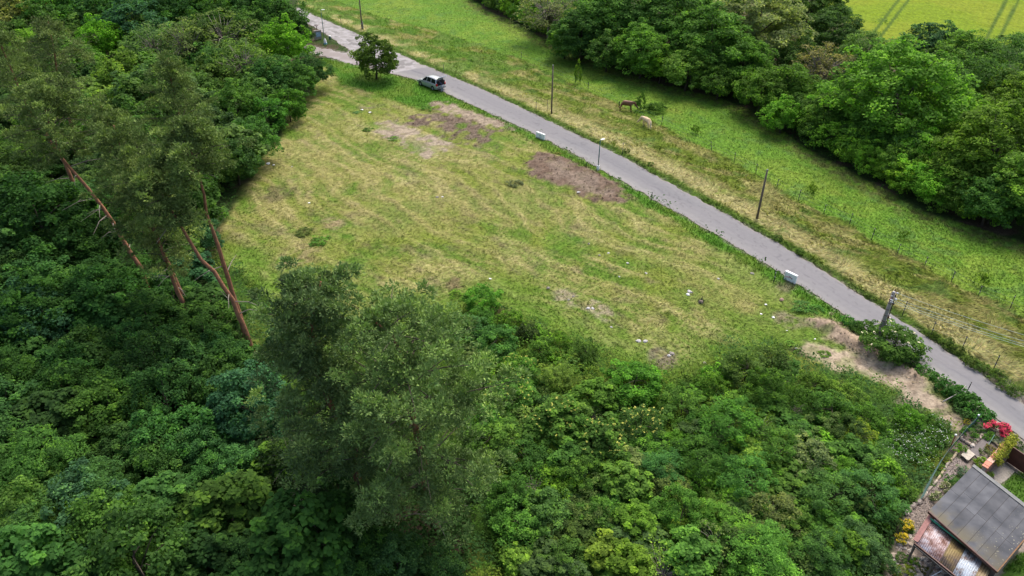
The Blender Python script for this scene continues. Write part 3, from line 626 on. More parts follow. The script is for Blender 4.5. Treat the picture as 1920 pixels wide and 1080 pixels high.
# wood on the left, crowns one can tell apart
wood = [
 (25, 25, 50, (.10, .115, .035), 'mid', 'yellow brown tree top in the top left corner'),
 (110, 20, 55, MD, 'mid', 'mid green tree at the top edge right of the yellow brown top'),
 (185, 25, 50, DM, 'mid', 'dark tree at the top edge, second from the top left corner'),
 (255, 45, 55, BL, 'mid', 'bluish dark tree at the top edge above the bright lone maple'),
 (330, 30, 55, DM, 'mid', 'dark rounded tree at the top edge left of the yellowish open trees'),
 (400, 15, 50, MD, 'mid', 'green tree at the top edge above the yellowish open trees'),
 (475, 10, 50, DM, 'mid', 'dark tree at the top edge left of the side lane'),
 (188, 76, 40, (.075, .175, .018), 'mid', 'bright green maple standing out among dark trees at the upper left'),
 (222, 74, 28, (.15, .21, .025), 'open', 'small yellow leaved tree beside the bright maple'),
 (60, 95, 42, (.09, .15, .02), 'mid', 'bright tree between the two far left pines'),
 (150, 120, 42, MD, 'mid', 'green tree below the bright upper left maple'),
 (235, 145, 50, (.085, .135, .025), 'mid', 'yellow green tree in the middle of the upper left wood'),
 (290, 90, 48, (.06, .09, .035), 'open', 'thin greyish tree with bare twigs in the upper left wood'),
 (350, 85, 50, (.08, .105, .04), 'open', 'yellowish open tree beside the greyish twiggy one'),
 (420, 70, 68, (.075, .11, .03), 'open', 'tall yellowish tree with reddish leaf tips near the top edge'),
 (455, 125, 55, (.075, .115, .03), 'open', 'yellowish open tree below the tall one with reddish tips'),
 (522, 35, 44, DM, 'mid', 'dark tree at the top edge next to the side lane'),
 (532, 80, 42, (.085, .18, .02), 'mid', 'bright fresh green maple near the side lane'),
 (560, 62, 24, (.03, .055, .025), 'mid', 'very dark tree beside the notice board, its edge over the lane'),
 (583, 132, 32, (.032, .07, .025), 'mid', 'dark broad tree at the corner where wood and mown field meet'),
 (560, 150, 34, DM, 'mid', 'dark bushy tree in the wood corner left of the mown field'),
 (500, 150, 42, DM, 'mid', 'dark tree below the bright maple of the side lane'),
 (445, 200, 45, MD, 'mid', 'mid green tree right of the tall middle pine'),
 (400, 150, 42, (.07, .11, .03), 'mid', 'olive green tree between the yellowish open trees and the pine'),
 (500, 215, 36, (.05, .12, .02), 'shrub', 'fresh green shrub at the wood edge left of the field top'),
 (540, 195, 34, (.06, .13, .02), 'shrub', 'fresh green shrub in the field top corner'),
 (470, 260, 42, DM, 'mid', 'dark tree overhanging the left field edge below the field corner'),
 (440, 300, 42, DK, 'mid', 'very dark tree at the left field edge beside the pines'),
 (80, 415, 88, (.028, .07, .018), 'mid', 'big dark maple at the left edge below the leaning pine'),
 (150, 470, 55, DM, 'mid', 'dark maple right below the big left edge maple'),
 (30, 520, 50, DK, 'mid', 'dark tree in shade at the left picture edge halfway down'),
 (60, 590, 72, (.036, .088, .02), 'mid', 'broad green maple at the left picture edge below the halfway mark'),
 (185, 570, 66, (.036, .088, .022), 'mid', 'green maple left of the pine trunks with light leaf fans'),
 (250, 640, 46, (.04, .095, .028), 'ash', 'slender leaved green tree below the pine crowns'),
 (330, 690, 58, (.038, .095, .03), 'mid', 'rounded maple left of the leaning pine trunk foot'),
 (410, 660, 42, (.036, .09, .03), 'mid', 'green maple at the foot of the leaning pine trunk'),
 (530, 640, 32, (.034, .08, .03), 'mid', 'dark green tree squeezed between pine trunk foot and big pines'),
 (450, 745, 46, (.038, .09, .036), 'mid', 'bluish green maple right of centre in the lower left thicket'),
 (120, 700, 60, (.038, .088, .022), 'mid', 'green tree with pale twigs in the lower left wood'),
 (40, 730, 55, DM, 'mid', 'dark tree at the left picture edge three quarters down'),
 (215, 740, 55, DM, 'mid', 'dark tree in the middle of the lower left wood'),
 (290, 830, 60, (.036, .085, .024), 'mid', 'maple with layered fans in the lower left wood'),
 (385, 835, 50, (.04, .095, .03), 'mid', 'light leaved maple left of the big front pines'),
 (450, 880, 50, (.04, .10, .03), 'mid', 'fresh maple at the left foot of the big front pines'),
 (75, 880, 75, (.04, .092, .022), 'ash', 'walnut like tree with long leaves at the lower left edge'),
 (190, 930, 62, (.038, .088, .025), 'ash', 'long leaved tree beside the walnut like one'),
 (60, 1010, 70, (.036, .08, .022), 'ash', 'long leaved tree in the bottom left corner'),
 (180, 1045, 55, BL, 'mid', 'bluish dark tree at the bottom edge near the left corner'),
 (300, 960, 52, DM, 'mid', 'dark tree near the bottom edge below the layered maple'),
 (390, 985, 50, (.045, .10, .022), 'mid', 'green tree near the bottom edge left of the ivy tree'),
 (330, 1060, 50, (.04, .09, .02), 'mid', 'tree cut by the bottom edge left of centre'),
 (460, 1050, 50, (.034, .075, .025), 'mid', 'dark tree cut by the bottom edge under the ivy tree'),
 (545, 860, 62, (.022, .04, .016), 'open', 'blackish ivy clad tree left below the big pines'),
 (580, 960, 62, (.022, .042, .017), 'open', 'blackish tree with dry twigs under the big pines'),
 (540, 1050, 50, (.028, .06, .02), 'mid', 'dark tree at the bottom edge under the blackish twiggy tree'),
 (640, 1040, 52, (.03, .066, .022), 'mid', 'dark green tree at the bottom edge below the big pines'),
 (745, 1050, 50, (.034, .078, .028), 'mid', 'bluish green tree at the bottom edge right below the big pines'),
 (830, 1060, 40, (.045, .10, .03), 'shrub', 'maple sapling at the bottom edge right of the big pine foot'),
]
for px, py, rp, c, k, lb in wood:
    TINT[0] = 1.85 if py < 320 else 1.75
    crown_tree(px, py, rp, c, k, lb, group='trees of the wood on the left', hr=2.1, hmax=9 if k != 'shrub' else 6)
# the nameless rest of the wood
WOODP = W([(-150, -60), (520, -60), (540, 40), (580, 110), (585, 170), (520, 250), (470, 320), (400, 430), (430, 560), (480, 700), (560, 800), (900, 1150), (-300, 1250)])
rr = random.Random(9); placed = []
for k in range(9000):
    x = rr.uniform(-95, 0); y = 27 * (200 / 27) ** rr.random(); sp = 2.9 * (1 + max(0, y - 60) / 90)
    if sdf(np.array([[x, y]]), WOODP)[0] > -1.5: continue
    w = np.array([x, y, 3 - CAM_H]) @ RC; u = w[0] / w[2] * FPX + 960; v_ = w[1] / w[2] * FPX + 540
    if not (-90 < u < 1000 and -60 < v_ < 1190): continue
    if (440 < u < 525 and 590 < v_ < 735) or (u > 535 and v_ < 105) or any((u - a) ** 2 + (v_ - b) ** 2 < 48 ** 2 for a, b in ((532, 98), (190, 100), (60, 115), (215, 90), (235, 160))): continue
    if any((x - a) ** 2 + (y - b) ** 2 < sp * sp for a, b in placed): continue
    placed.append((x, y)); r = rr.uniform(1.9, 3.0) * (1 + max(0, y - 60) / 150)
    uc = rr.choice([DK, DM, (.036, .085, .024), BL, DM, (.05, .10, .02)] if y < 75 else [DM, (.05, .095, .022), (.06, .105, .03), (.045, .08, .03), (.075, .12, .028)])
    TINT[0] = 1.95 if y > 85 else 1.75
    tree(rr.choice(['mid', 'shrub', 'coarse', 'shrubn', 'mid', 'fine', 'coarse']), (x, y), r * rr.uniform(1.5, 2.1), r, uc, 'understorey_tree', shade(uc) + ' low tree in left wood, ' + where(u, v_), 'tree', 'low trees filling the left wood')
    if len(placed) >= 230: break

TINT[0] = 1.85; WARM[0] = 1.02
# lower right thicket, crowns one can tell apart
thick = [
 (900, 600, 30, (.05, .12, .022), 'shrub', 'green bush below the leafy one at the field edge'),
 (960, 600, 26, (.06, .135, .02), 'small', 'bright low bush left above the small blackish bush'),
 (1015, 655, 28, (.05, .12, .022), 'small', 'green low bush under the small blackish bush'),
 (975, 690, 34, (.055, .125, .022), 'shrub', 'bright green bush above the one with yellow shoot tips'),
 (880, 700, 36, (.04, .09, .03), 'shrub', 'bluish green bush tucked behind the big pine on its right'),
 (1340, 720, 26, (.06, .14, .02), 'small', 'bright low bush right of the wide bright one'),
 (1050, 640, 22, (.06, .13, .02), 'small', 'low green bush on the slope right of the small blackish bush'),
 (905, 560, 34, (.05, .12, .02), 'shrub', 'leafy green bush at the field edge right of the big pine top'),
 (870, 620, 46, (.042, .10, .03), 'shrub', 'tall green bush touching the right side of the big pine'),
 (930, 640, 42, (.045, .11, .028), 'shrub', 'green maple bush right of the big pine crown'),
 (990, 620, 22, (.024, .045, .016), 'small', 'small blackish bush at the lower field edge'),
 (1045, 705, 30, (.085, .14, .03), 'shrubn', 'feathery yellow green bush in the middle of the thicket top'),
 (1190, 715, 52, (.05, .135, .018), 'shrub', 'wide bright green bush at the thicket top centre'),
 (1115, 740, 40, (.05, .12, .02), 'coarse', 'bright green bush left below the wide bright one'),
 (1100, 655, 24, (.045, .09, .02), 'small', 'dark low bush on the weedy slope under the field'),
 (960, 740, 46, (.045, .11, .024), 'shrub', 'green bush with yellow shoot tips right of the big pine'),
 (1040, 790, 50, (.048, .115, .024), 'coarse', 'middle bush with many yellow shoot tips'),
 (910, 790, 40, (.04, .095, .022), 'shrub', 'green bush under the right branches of the big pine'),
 (1130, 830, 50, (.045, .105, .022), 'coarse', 'dark green bush in the thicket centre'),
 (1200, 800, 48, (.042, .09, .026), 'fine', 'greyish green bush in the thicket centre'),
 (1280, 760, 46, (.045, .105, .022), 'fine', 'leafy bush right of the wide bright one'),
 (1360, 800, 62, (.042, .105, .02), 'shrubn', 'slender leaved tree top like a fountain right of the thicket centre'),
 (1450, 730, 52, (.042, .10, .02), 'fine', 'green bush below the end of the mown field'),
 (1400, 690, 42, (.05, .09, .022), 'shrub', 'brownish green bush at the field corner by the sandy track'),
 (1450, 670, 34, (.055, .095, .028), 'small', 'low olive bush beside the sandy track start'),
 (1530, 722, 33, (.06, .12, .022), 'shrub', 'light green bush at the sandy track side'),
 (1590, 742, 31, (.062, .12, .024), 'shrub', 'yellowish bush along the sandy track middle'),
 (1560, 770, 44, (.045, .10, .02), 'shrub', 'dark bush below the yellowish track side bush'),
 (1625, 785, 34, (.05, .12, .02), 'shrub', 'green bush left of the white flowering herbs'),
 (1705, 782, 26, (.06, .15, .018), 'shrub', 'bright grassy green bush at the lower track end'),
 (1612, 815, 30, YL, 'open', 'small yellow leaved tree left of the white flowering herbs'),
 (1640, 862, 40, (.045, .10, .026), 'shrubn', 'fine leaved green bush below the yellow leaved tree'),
 (1520, 860, 46, (.09, .12, .05), 'shrub', 'pale cream flowering elder in the lower right thicket'),
 (1460, 840, 50, (.04, .095, .02), 'shrubn', 'fountain shaped green bush left of the pale flowering elder'),
 (1560, 930, 56, (.04, .095, .024), 'shrubn', 'large dark fine leaved bush above the yellow broom'),
 (1632, 925, 55, (.038, .09, .026), 'shrubn', 'large rounded bush left of the garden fence'),
 (1400, 900, 58, (.04, .10, .02), 'shrubn', 'dark glossy tree top in the lower right middle'),
 (1310, 860, 55, (.038, .095, .018), 'shrubn', 'dark tufted tree top below the thicket centre'),
 (1240, 880, 40, (.05, .125, .04), 'ash', 'pinnate leaved fresh green tree in the thicket middle'),
 (1170, 900, 45, (.07, .145, .025), 'coarse', 'light green maple lower centre'),
 (1080, 890, 46, (.048, .11, .022), 'fine', 'green bush lower centre left'),
 (990, 860, 46, (.045, .105, .022), 'shrub', 'green bush right of the pine foot'),
 (955, 930, 44, (.042, .10, .022), 'fine', 'dark green bush below right of the big pine'),
 (1030, 960, 48, (.045, .10, .03), 'shrub', 'bluish green bush near the bottom centre'),
 (1120, 970, 46, (.045, .105, .02), 'shrub', 'green bush near the bottom centre'),
 (1190, 985, 46, (.07, .145, .02), 'coarse', 'bright light green maple near the bottom centre'),
 (1280, 960, 50, (.048, .11, .02), 'fine', 'dense green bush near the bottom right of centre'),
 (1360, 985, 52, (.052, .12, .022), 'shrubn', 'green fountain leaved bush near the bottom'),
 (1450, 960, 48, (.085, .115, .045), 'shrub', 'cream flowering bush near the bottom right'),
 (1430, 1040, 58, (.055, .125, .025), 'ash', 'feathery light green tree at the bottom edge right of centre'),
 (1290, 1050, 55, (.05, .115, .022), 'coarse', 'green tree at the bottom edge centre right'),
 (1180, 1060, 50, (.072, .15, .022), 'coarse', 'bright maple at the bottom edge centre'),
 (1060, 1050, 46, (.045, .10, .022), 'shrub', 'green bush at the bottom edge left of the bright maple'),
 (1540, 1030, 52, (.05, .11, .028), 'shrubn', 'feathery dark bush at the bottom edge by the rock garden'),
 (1610, 1010, 42, (.05, .10, .035), 'shrubn', 'greyish green bush left of the rock garden'),
 (1650, 1060, 34, (.055, .10, .04), 'small', 'low grey green bush at the foot of the rock garden'),
]
for px, py, rp, c, k, lb in thick: crown_tree(px, py, rp, c, k, lb, name='thicket_bush', cat='bush', group='bushes of the lower right thicket', hr=1.7, hmax=2.5 if py < 770 and px < 1420 else 5.5)
THICK = W([(850, 640), (950, 680), (1040, 750), (1120, 790), (1250, 800), (1370, 745), (1480, 740), (1600, 785), (1660, 810), (1670, 860), (1690, 900), (1680, 950), (1640, 1150), (860, 1180), (900, 850)])
rr = random.Random(19); placed = []
for k in range(12000):
    x = rr.uniform(-12, 40); y = rr.uniform(24, 60)
    P1 = np.array([[x, y]])
    if sdf(P1, THICK)[0] > -.5: continue
    w = np.array([x, y, 1 - CAM_H]) @ RC; u = w[0] / w[2] * FPX + 960; v_ = w[1] / w[2] * FPX + 540
    if not (830 < u < 1800 and v_ < 1130): continue
    if 860 < u < 965 and v_ > 960: continue
    edge = -sdf(P1, THICK)[0]; sp = 1.25
    if any((x - a) ** 2 + (y - b) ** 2 < sp * sp for a, b in placed): continue
    placed.append((x, y))
    white = u > 1640 and 760 < v_ < 880
    kd = 'herb' if (edge < 2.2 or white) and rr.random() < .8 else rr.choice(['small', 'small', 'shrub', 'small', 'coarse', 'fine', 'twiggy', 'coarse'])
    r = {'herb': rr.uniform(.6, .95), 'small': rr.uniform(.9, 1.5)}.get(kd) or rr.uniform(1.1, 1.8)
    c = rr.choice([MD, (.045, .11, .022), (.06, .135, .018), (.036, .075, .026), (.085, .15, .022), (.05, .12, .02), (.032, .065, .018), (.07, .11, .035)])
    tree(kd, (x, y), r * rr.uniform(1.0, 1.5), r, c, 'small_bush', shade(c) + {'herb': ' knee high', 'small': ' small', 'shrub': ' tall', 'coarse': ' large leaved', 'fine': ' fine leaved', 'twiggy': ' sparse twiggy'}[kd] + ' bush in right thicket, ' + where(u, v_), 'bush', 'small bushes filling the lower right thicket')
    if len(placed) >= 290: break

BAND = W([(870, 590), (960, 610), (1060, 660), (1160, 700), (1260, 715), (1380, 680), (1470, 680), (1480, 740), (1370, 745), (1250, 800), (1120, 790), (1040, 750), (950, 680), (870, 640)]); placed = []
for k in range(4000):
    x = rr.uniform(-8, 32); y = rr.uniform(38, 58); P1 = np.array([[x, y]])
    if sdf(P1, BAND)[0] > 0 or any((x - a) ** 2 + (y - b) ** 2 < 1.5 for a, b in placed): continue
    placed.append((x, y)); w = np.array([x, y, .3 - CAM_H]) @ RC; u = w[0] / w[2] * FPX + 960; v_ = w[1] / w[2] * FPX + 540; r = rr.uniform(.5, 1.1); cc_ = rr.choice([BR, (.06, .13, .022), (.045, .10, .025), (.08, .14, .025)])
    tree('herb', (x, y), r * rr.uniform(.5, 1.0), r, cc_, 'weed_clump', shade(cc_) + ' weed clump on the field slope, ' + where(u, v_), 'plant', 'weed clumps on the slope under the field')
    if len(placed) > 110: break
# ------------------------------------------------------------------ pines
def pine(name_pts, crown_from, R, seed, label, colr=(.042, .075, .034), pads=110, per=170, rb=.24, prof=None, dead=4, padr=.62, group='tall pines'):
    """name_pts: trunk line in the world, base first"""
    rng = np.random.default_rng(seed); base = name_pts[0]
    o = thing('pine_tree', label, 'tree', (base.x, base.y, 0), 0, group)
    pts = [p - Vector((base.x, base.y, 0)) for p in name_pts]; pts[0].z = -.2
    sl = [0.0]
    for a, b in zip(pts[:-1], pts[1:]): sl.append(sl[-1] + (b - a).length)
    T = sl[-1]
    def at(t):
        s = t * T
        for i in range(len(pts) - 1):
            if s <= sl[i + 1] + 1e-6: return pts[i].lerp(pts[i + 1], (s - sl[i]) / max(1e-6, sl[i + 1] - sl[i]))
        return pts[-1]
    tp = [at(i / 14) + Vector(rng.normal(0, .05, 3)) * (0 < i < 14) for i in range(15)]
    MB().tube(tp, [rb * (1 - .8 * i / 14) for i in range(15)], 9).build('trunk', MAT['pinebark'], o, smooth=True)
    bm = MB(); C = []; D = []
    pads = int(pads * 1.45); nb = max(8, pads // 4)
    for k in range(nb):
        f = (k + rng.random()) / nb; t = crown_from + (1 - crown_from) * f; p0 = at(min(t * .97, .97))
        rad = R * (math.sin(math.pi * min(1, (.22 + .78 * f)) ** .9) ** .6 if prof is None else prof(f)) * rng.uniform(.6, 1.1)
        a = k * 2.4 + rng.normal(0, .4); dirv = Vector((math.cos(a), math.sin(a), rng.uniform(.05, .45) * (.4 + f)))
        p2 = p0 + dirv * rad; p1 = p0.lerp(p2, .5) + Vector((0, 0, rad * .06))
        bm.tube([p0, p1, p2], [rb * .2 * (1 - f * .6), rb * .12, .015], 5, cap=False)
        for j in range(max(1, pads // nb)):
            q = p0.lerp(p2, rng.uniform(.3, 1.08)) + Vector(rng.normal(0, .5, 3)) * (.5 + rad * .12); C.append(q); D.append((q - at(max(0, t - .15))).normalized())
    for k in range(5): q = at(.98) + Vector(rng.normal(0, .5, 3)); C.append(q); D.append(Vector((0, 0, 1)))
    for k in range(dead):
        t = crown_from * rng.uniform(.35, .98); p0 = at(t); a = rng.random() * 6.28; L = rng.uniform(1.2, 2.8)
        p2 = p0 + Vector((math.cos(a) * L, math.sin(a) * L, rng.uniform(-.5, .3))); p1 = p0.lerp(p2, .5) + Vector((0, 0, rng.uniform(.1, .35)))
        MB().tube([p0, p1, p2], [.045, .03, .008], 5).tube([p1, p1 + Vector(rng.normal(0, .5, 3))], [.02, .006], 4).build('dead_branch', MAT['twig'], o)
    bm.build('limb', MAT['bark'], o, smooth=True)
    C = np.array([tuple(c) for c in C]); D = np.array([tuple(d) for d in D]); nc = len(C)
    # each pad is made of little puffs of needles
    pr = padr * (.65 + .7 * rng.random(nc)); sub = 11; I = np.repeat(np.arange(nc), sub)
    e = unit(rng.normal(0, 1, (len(I), 3)) + D[I] * .5 + np.array([0, 0, .7])); S = C[I] + e * (pr[I] * (.4 + .6 * rng.random(len(I))))[:, None] * np.array([1, 1, .42]); st = np.clip(rng.normal(.38, .22, nc)[I] + rng.normal(0, .1, len(I)), 0, 1)
    J = np.repeat(np.arange(len(S)), max(4, int(per * (1.5 if seed > 20 else 1)) // sub)); e2 = unit(rng.normal(0, 1, (len(J), 3)) + e[J] * .8 + np.array([0, 0, .5]))
    X = S[J] + e2 * (.24 * (.3 + .7 * rng.random(len(J))))[:, None] * (padr / .62); N = len(J)
    s = unit(np.cross(e2, rng.normal(0, 1, (N, 3)))); L = (.17 * (.7 + .6 * rng.random(N)))[:, None] * min(1.0, padr / .62)
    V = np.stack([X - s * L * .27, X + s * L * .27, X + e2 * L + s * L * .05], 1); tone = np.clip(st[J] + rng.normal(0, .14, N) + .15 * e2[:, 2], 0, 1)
    c = link('crown', quads('crown', V, MAT['needle'], {'tone': tone}, k=3), o); lf = 1.22
    if seed > 20: colr = (colr[0] * .95, colr[1] * 1.02, colr[2] * 1.02)
    c.color = (colr[0] * 2.55 * lf * (1.1 if lf > 1 else 1), colr[1] * 2.3 * lf, colr[2] * 1.95, 1)
    return o
def tl(Y, *px): return [onY(x, y, Y) for x, y in px]
def basept(px, py, *px2): g = G(px, py); return [g] + [onY(x, y, g.y + 0.0) for x, y in px2]
pine(basept(483, 683, (462, 625), (435, 560), (405, 515), (362, 462), (318, 395), (280, 310)), .78, 2.5, 1, 'pine with a curved reddish trunk whose foot shows beside the big pines', pads=95)
pine(basept(470, 655, (440, 560), (415, 480), (392, 410), (378, 350), (360, 290), (345, 225)), .82, 2.9, 2, 'pine with a straight reddish trunk nearest the mown field', pads=85)
pine(basept(300, 580, (255, 490), (210, 415), (158, 345), (112, 292), (90, 220), (80, 160)), .76, 3.6, 3, 'pine with its bare trunk leaning far to the left', pads=95, dead=9)
pine(basept(395, 620, (343, 560), (313, 490), (286, 430), (258, 370), (233, 300), (213, 235)), .5, 3.3, 4, 'pine in the middle of the left pine group', pads=100)
pine(basept(420, 640, (353, 590), (328, 530), (303, 470), (288, 420), (276, 360), (263, 315)), .5, 2.8, 5, 'low pale crowned pine in front of the left pine group', colr=(.06, .098, .045), pads=80)
pine(basept(375, 430, (360, 330), (345, 250), (330, 190), (320, 145), (315, 110)), .45, 3.4, 6, 'tall slim topped pine in the middle of the wood', pads=130, padr=.75, per=150)
pine(basept(170, 420, (120, 300), (52, 200), (25, 140), (5, 95), (-5, 60)), .62, 3.6, 7, 'pine leaning out at the left picture edge', pads=90, padr=.75, per=150)
pine(basept(150, 330, (135, 240), (115, 165), (104, 115), (96, 70), (90, 40)), .5, 4.0, 8, 'pine in the upper left wood with a grey green crown', colr=(.04, .068, .036), pads=110, padr=.85, per=140)
pine(basept(300, 470, (270, 390), (235, 310), (210, 250), (190, 200)), .45, 3.4, 9, 'pine behind the left pine group, crown at its upper left', pads=110, padr=.75, per=150)
pine(basept(819, 994, (796, 930), (793, 873), (778, 800), (758, 700), (738, 630), (705, 605)), .22, 4.9, 21, 'largest pine in the front, its crown lit on top', pads=215, per=190, rb=.3, dead=5, colr=(.05, .09, .042), padr=.8, prof=lambda f: (.6 + .55 * math.sin(math.pi * min(1, f * .9 + .12))))
pine(basept(705, 960, (667, 898), (662, 830), (617, 753), (590, 688), (584, 608), (602, 528)), .2, 4.3, 22, 'second front pine, standing left behind the largest one', pads=180, per=180, rb=.28, dead=5, colr=(.04, .072, .038), padr=.78, prof=lambda f: (.95 - .45 * f))
# ------------------------------------------------------------------ materials of the made things
K = {}
K['white'] = simple('white_plastic', (.84, .85, .86), .5, var=.05)
K['concrete'] = simple('concrete', (.25, .23, .20), .9, var=.2, scale=8, bump=.4)
K['wood'] = simple('weathered_wood', (.13, .105, .085), .9, var=.3, scale=10, bump=.3)
K['post'] = simple('dark_post', (.03, .032, .034), .7, var=.2)
K['green_metal'] = simple('green_painted_metal', (.035, .13, .115), .5, var=.1)
K['lamp_white'] = simple('pale_lamp_head', (.75, .77, .76), .4, var=.03)
K['grey_metal'] = simple('grey_metal', (.25, .26, .27), .45, metal=.3, var=.15)
K['black'] = simple('black_rubber', (.012, .012, .013), .7, var=.1)
K['brown_steel'] = simple('brown_painted_steel', (.075, .028, .02), .55, var=.25, scale=3)
K['red_paint'] = simple('faded_red_paint', (.28, .07, .05), .7, var=.2)
K['pink_board'] = simple('faded_maroon_board', (.26, .13, .115), .8, var=.2)
K['insul'] = simple('porcelain', (.65, .66, .66), .25, var=.05)
K['wire'] = simple('overhead_wire', (.25, .28, .27), .5, metal=.6)

K['cable'] = simple('pale_cable', (.45, .55, .48), .5)
K['dirtcable'] = simple('red_hose', (.45, .05, .10), .5)
def obj_at(v): return (v.x, v.y, v.z)

# ------------------------------------------------------------------ poles and lamps
def axis(base, top_px, z=None):
    """the top of an upright or leaning pole whose foot stands at base and whose top shows at top_px"""
    t = onY(top_px[0], top_px[1], base.y); return t
def street_lamp(base_px, top_px, label, az):
    g = G(*base_px); h = (axis(g, top_px)).z - .1; o = thing('street_lamp', label, 'street lamp', obj_at(g), az, 'street lamps')
    MB().tube([(0, 0, .5), (0, 0, h * .55), (0, 0, h)], [.062, .055, .045], 12).build('pole', K['green_metal'], o, smooth=True)
    MB().prism([(-.13, -.13), (.13, -.13), (.13, .13), (-.13, .13)], -.1, .62).build('base_cover', K['white'], o, bevel=.02)
    MB().tube([(0, 0, .3), (0, 0, 1.0)], .075, 12).build('sleeve', K['grey_metal'], o)
    MB().tube([(0, 0, h - .02), (.1, 0, h + .05), (.22, 0, h + .07)], .03, 8).build('arm', K['green_metal'], o)
    hd = MB().box((.36, 0, h + .085), (.56, .26, .07)); hd.build('lamp_head', K['lamp_white'], o, bevel=.02)
    MB().box((.40, 0, h + .042), (.34, .19, .02)).build('lens', simple('lamp_glass', (.5, .52, .55), .15), o)
    return o
street_lamp((1121, 319), (1124, 262), 'green street lamp with a pale flat head beside the dark bare soil patch', .6)
street_lamp((609, 81), (606, 18), 'green street lamp beside the notice board near the top left of the road', .1)
def wood_pole(base_px, top_px, label, r=.12, stub=False):
    g = G(*base_px); t = axis(g, top_px) - g; o = thing('wooden_pole', label, 'pole', obj_at(g), 0, 'bare wooden poles')
    MB().tube([(0, 0, -.2), t * .5, t], [r, r * .88, r * .75], 10).build('pole', K['wood'], o, smooth=True)
    MB().tube([t, t + Vector((0, 0, .05))], [r * .8, r * .3], 10).build('cap', K['grey_metal'], o)
    if stub:
        MB().tube([(.2, -.05, -.2), (.2, -.05, 1.5)], .12, 8).build('concrete_stub', K['concrete'], o)
        MB().tube([(.08, -.03, .5), (.08, -.03, .58)], .25, 10).tube([(.08, -.03, 1.1), (.08, -.03, 1.18)], .25, 10).build('clamp', K['grey_metal'], o)
wood_pole((1034, 213), (1037, 122), 'slim bare wooden pole in the paddock left of the two horses')
wood_pole((1419, 411), (1439, 318), 'leaning dark wooden pole between road and pasture posts right of centre', .13)
wood_pole((679, 56), (672, -22), 'wooden pole bolted to a concrete stub at the top edge above the round tree', .13, True)

# concrete line pole with crossarm, insulators and wires
g = G(1640, 650); o = thing('concrete_pole', 'thick round concrete power pole rising out of the flowering elder bush', 'power pole', obj_at(g)); tt = axis(g, (1676, 548)) - g; HT = tt.z
MB().tube([(0, 0, -.2), tt * .5, tt], [.2, .17, .14], 16).build('pole', K['concrete'], o, smooth=True)
MB().tube([tt - Vector((0, 0, .02)), tt + Vector((0, 0, .06))], [.12, .1], 12).build('cap', K['grey_metal'], o)
for k in range(7):
    f = .28 + k * .105; p = tt * f; MB().tube([p, p + tt.normalized() * .05], .205 - .05 * f, 14).build('steel_band', K['brown_steel'], o)
off = Vector((.27, .02, 0)); MB().tube([off + tt * .05, off + tt * .55, off * .95 + tt * .96], .035, 8).build('conduit', K['post'], o)
for f in (.3, .55, .8): MB().box(off * .75 + tt * f, (.3, .07, .07)).box(off * 1.05 + tt * f, (.12, .12, .22)).build('bracket', K['brown_steel'], o)
END = [G(2130, 850, 6.0), G(2160, 842, 6.0)]
WD = (G(2150, 860, 0) - g).normalized(); CX = Vector((-WD.y, WD.x, 0))
arm = MB(); ca = tt - Vector((0, 0, .35)); arm.bar(ca - CX * .75, ca + CX * .75, .08, .07); arm.build('crossarm', K['brown_steel'], o)
arm = MB(); cb = tt - Vector((0, 0, .7)); arm.bar(cb - CX * .45, cb + CX * .45, .06); arm.build('crossarm', K['brown_steel'], o)
MB().bar(tt + CX * .0 - Vector((0, 0, .2)), tt + CX * .35 + Vector((0, 0, .12)), .06).bar(tt - Vector((0, 0, .25)), tt - CX * .4 - Vector((0, 0, .02)), .06).build('bracket', K['brown_steel'], o)
ins = []
for kx, cz in ((-.68, ca), (.68, ca), (-.4, cb), (.4, cb)):
    p = cz + CX * kx + WD * .12; ins.append(p)
    MB().tube([p - WD * .1, p, p + WD * .02, p + WD * .1, p + WD * .12], [.02, .06, .035, .065, .02], 10).build('insulator', K['insul'], o, smooth=True)
p = tt + WD * .3 - Vector((0, 0, .55)); MB().tube([p + Vector((0, 0, -.1)), p, p + Vector((0, 0, .1))], [.05, .13, .05], 12).build('junction_box', K['insul'], o, smooth=True)
for p in [tt - CX * .25 - Vector((0, 0, .3)), tt + CX * .2 + WD * .25 - Vector((0, 0, .15))]: MB().tube([p, p + Vector((0, 0, .14))], [.055, .04], 10).build('insulator', K['insul'], o, smooth=True)
for k, p in enumerate(ins):
    a = g + p; b = G(2120, 832, 0) ; b = Vector((b.x, b.y, 6.3)) + CX * [-.7, .7, -.4, .4][k] - Vector((0, 0, .35 * (k > 1))); pts = []
    for i in range(25):
        t = i / 24; q = a.lerp(b, t); q.z -= .9 * 4 * t * (1 - t) * .5; pts.append(q - a)
    w = MB().tube(pts, .014, 5).build('power_wire', K['cable']); w.location = a; w.rotation_euler = (0, 0, 0)
    tag(w, ['power wire nearest the road running from the concrete pole down to the right edge', 'power wire farthest from the road leaving the end of the upper crossarm', 'lower inner wire on the road side of the concrete pole', 'lower inner wire on the paddock side of the concrete pole'][k], 'wire', 'power wires over the paddock')

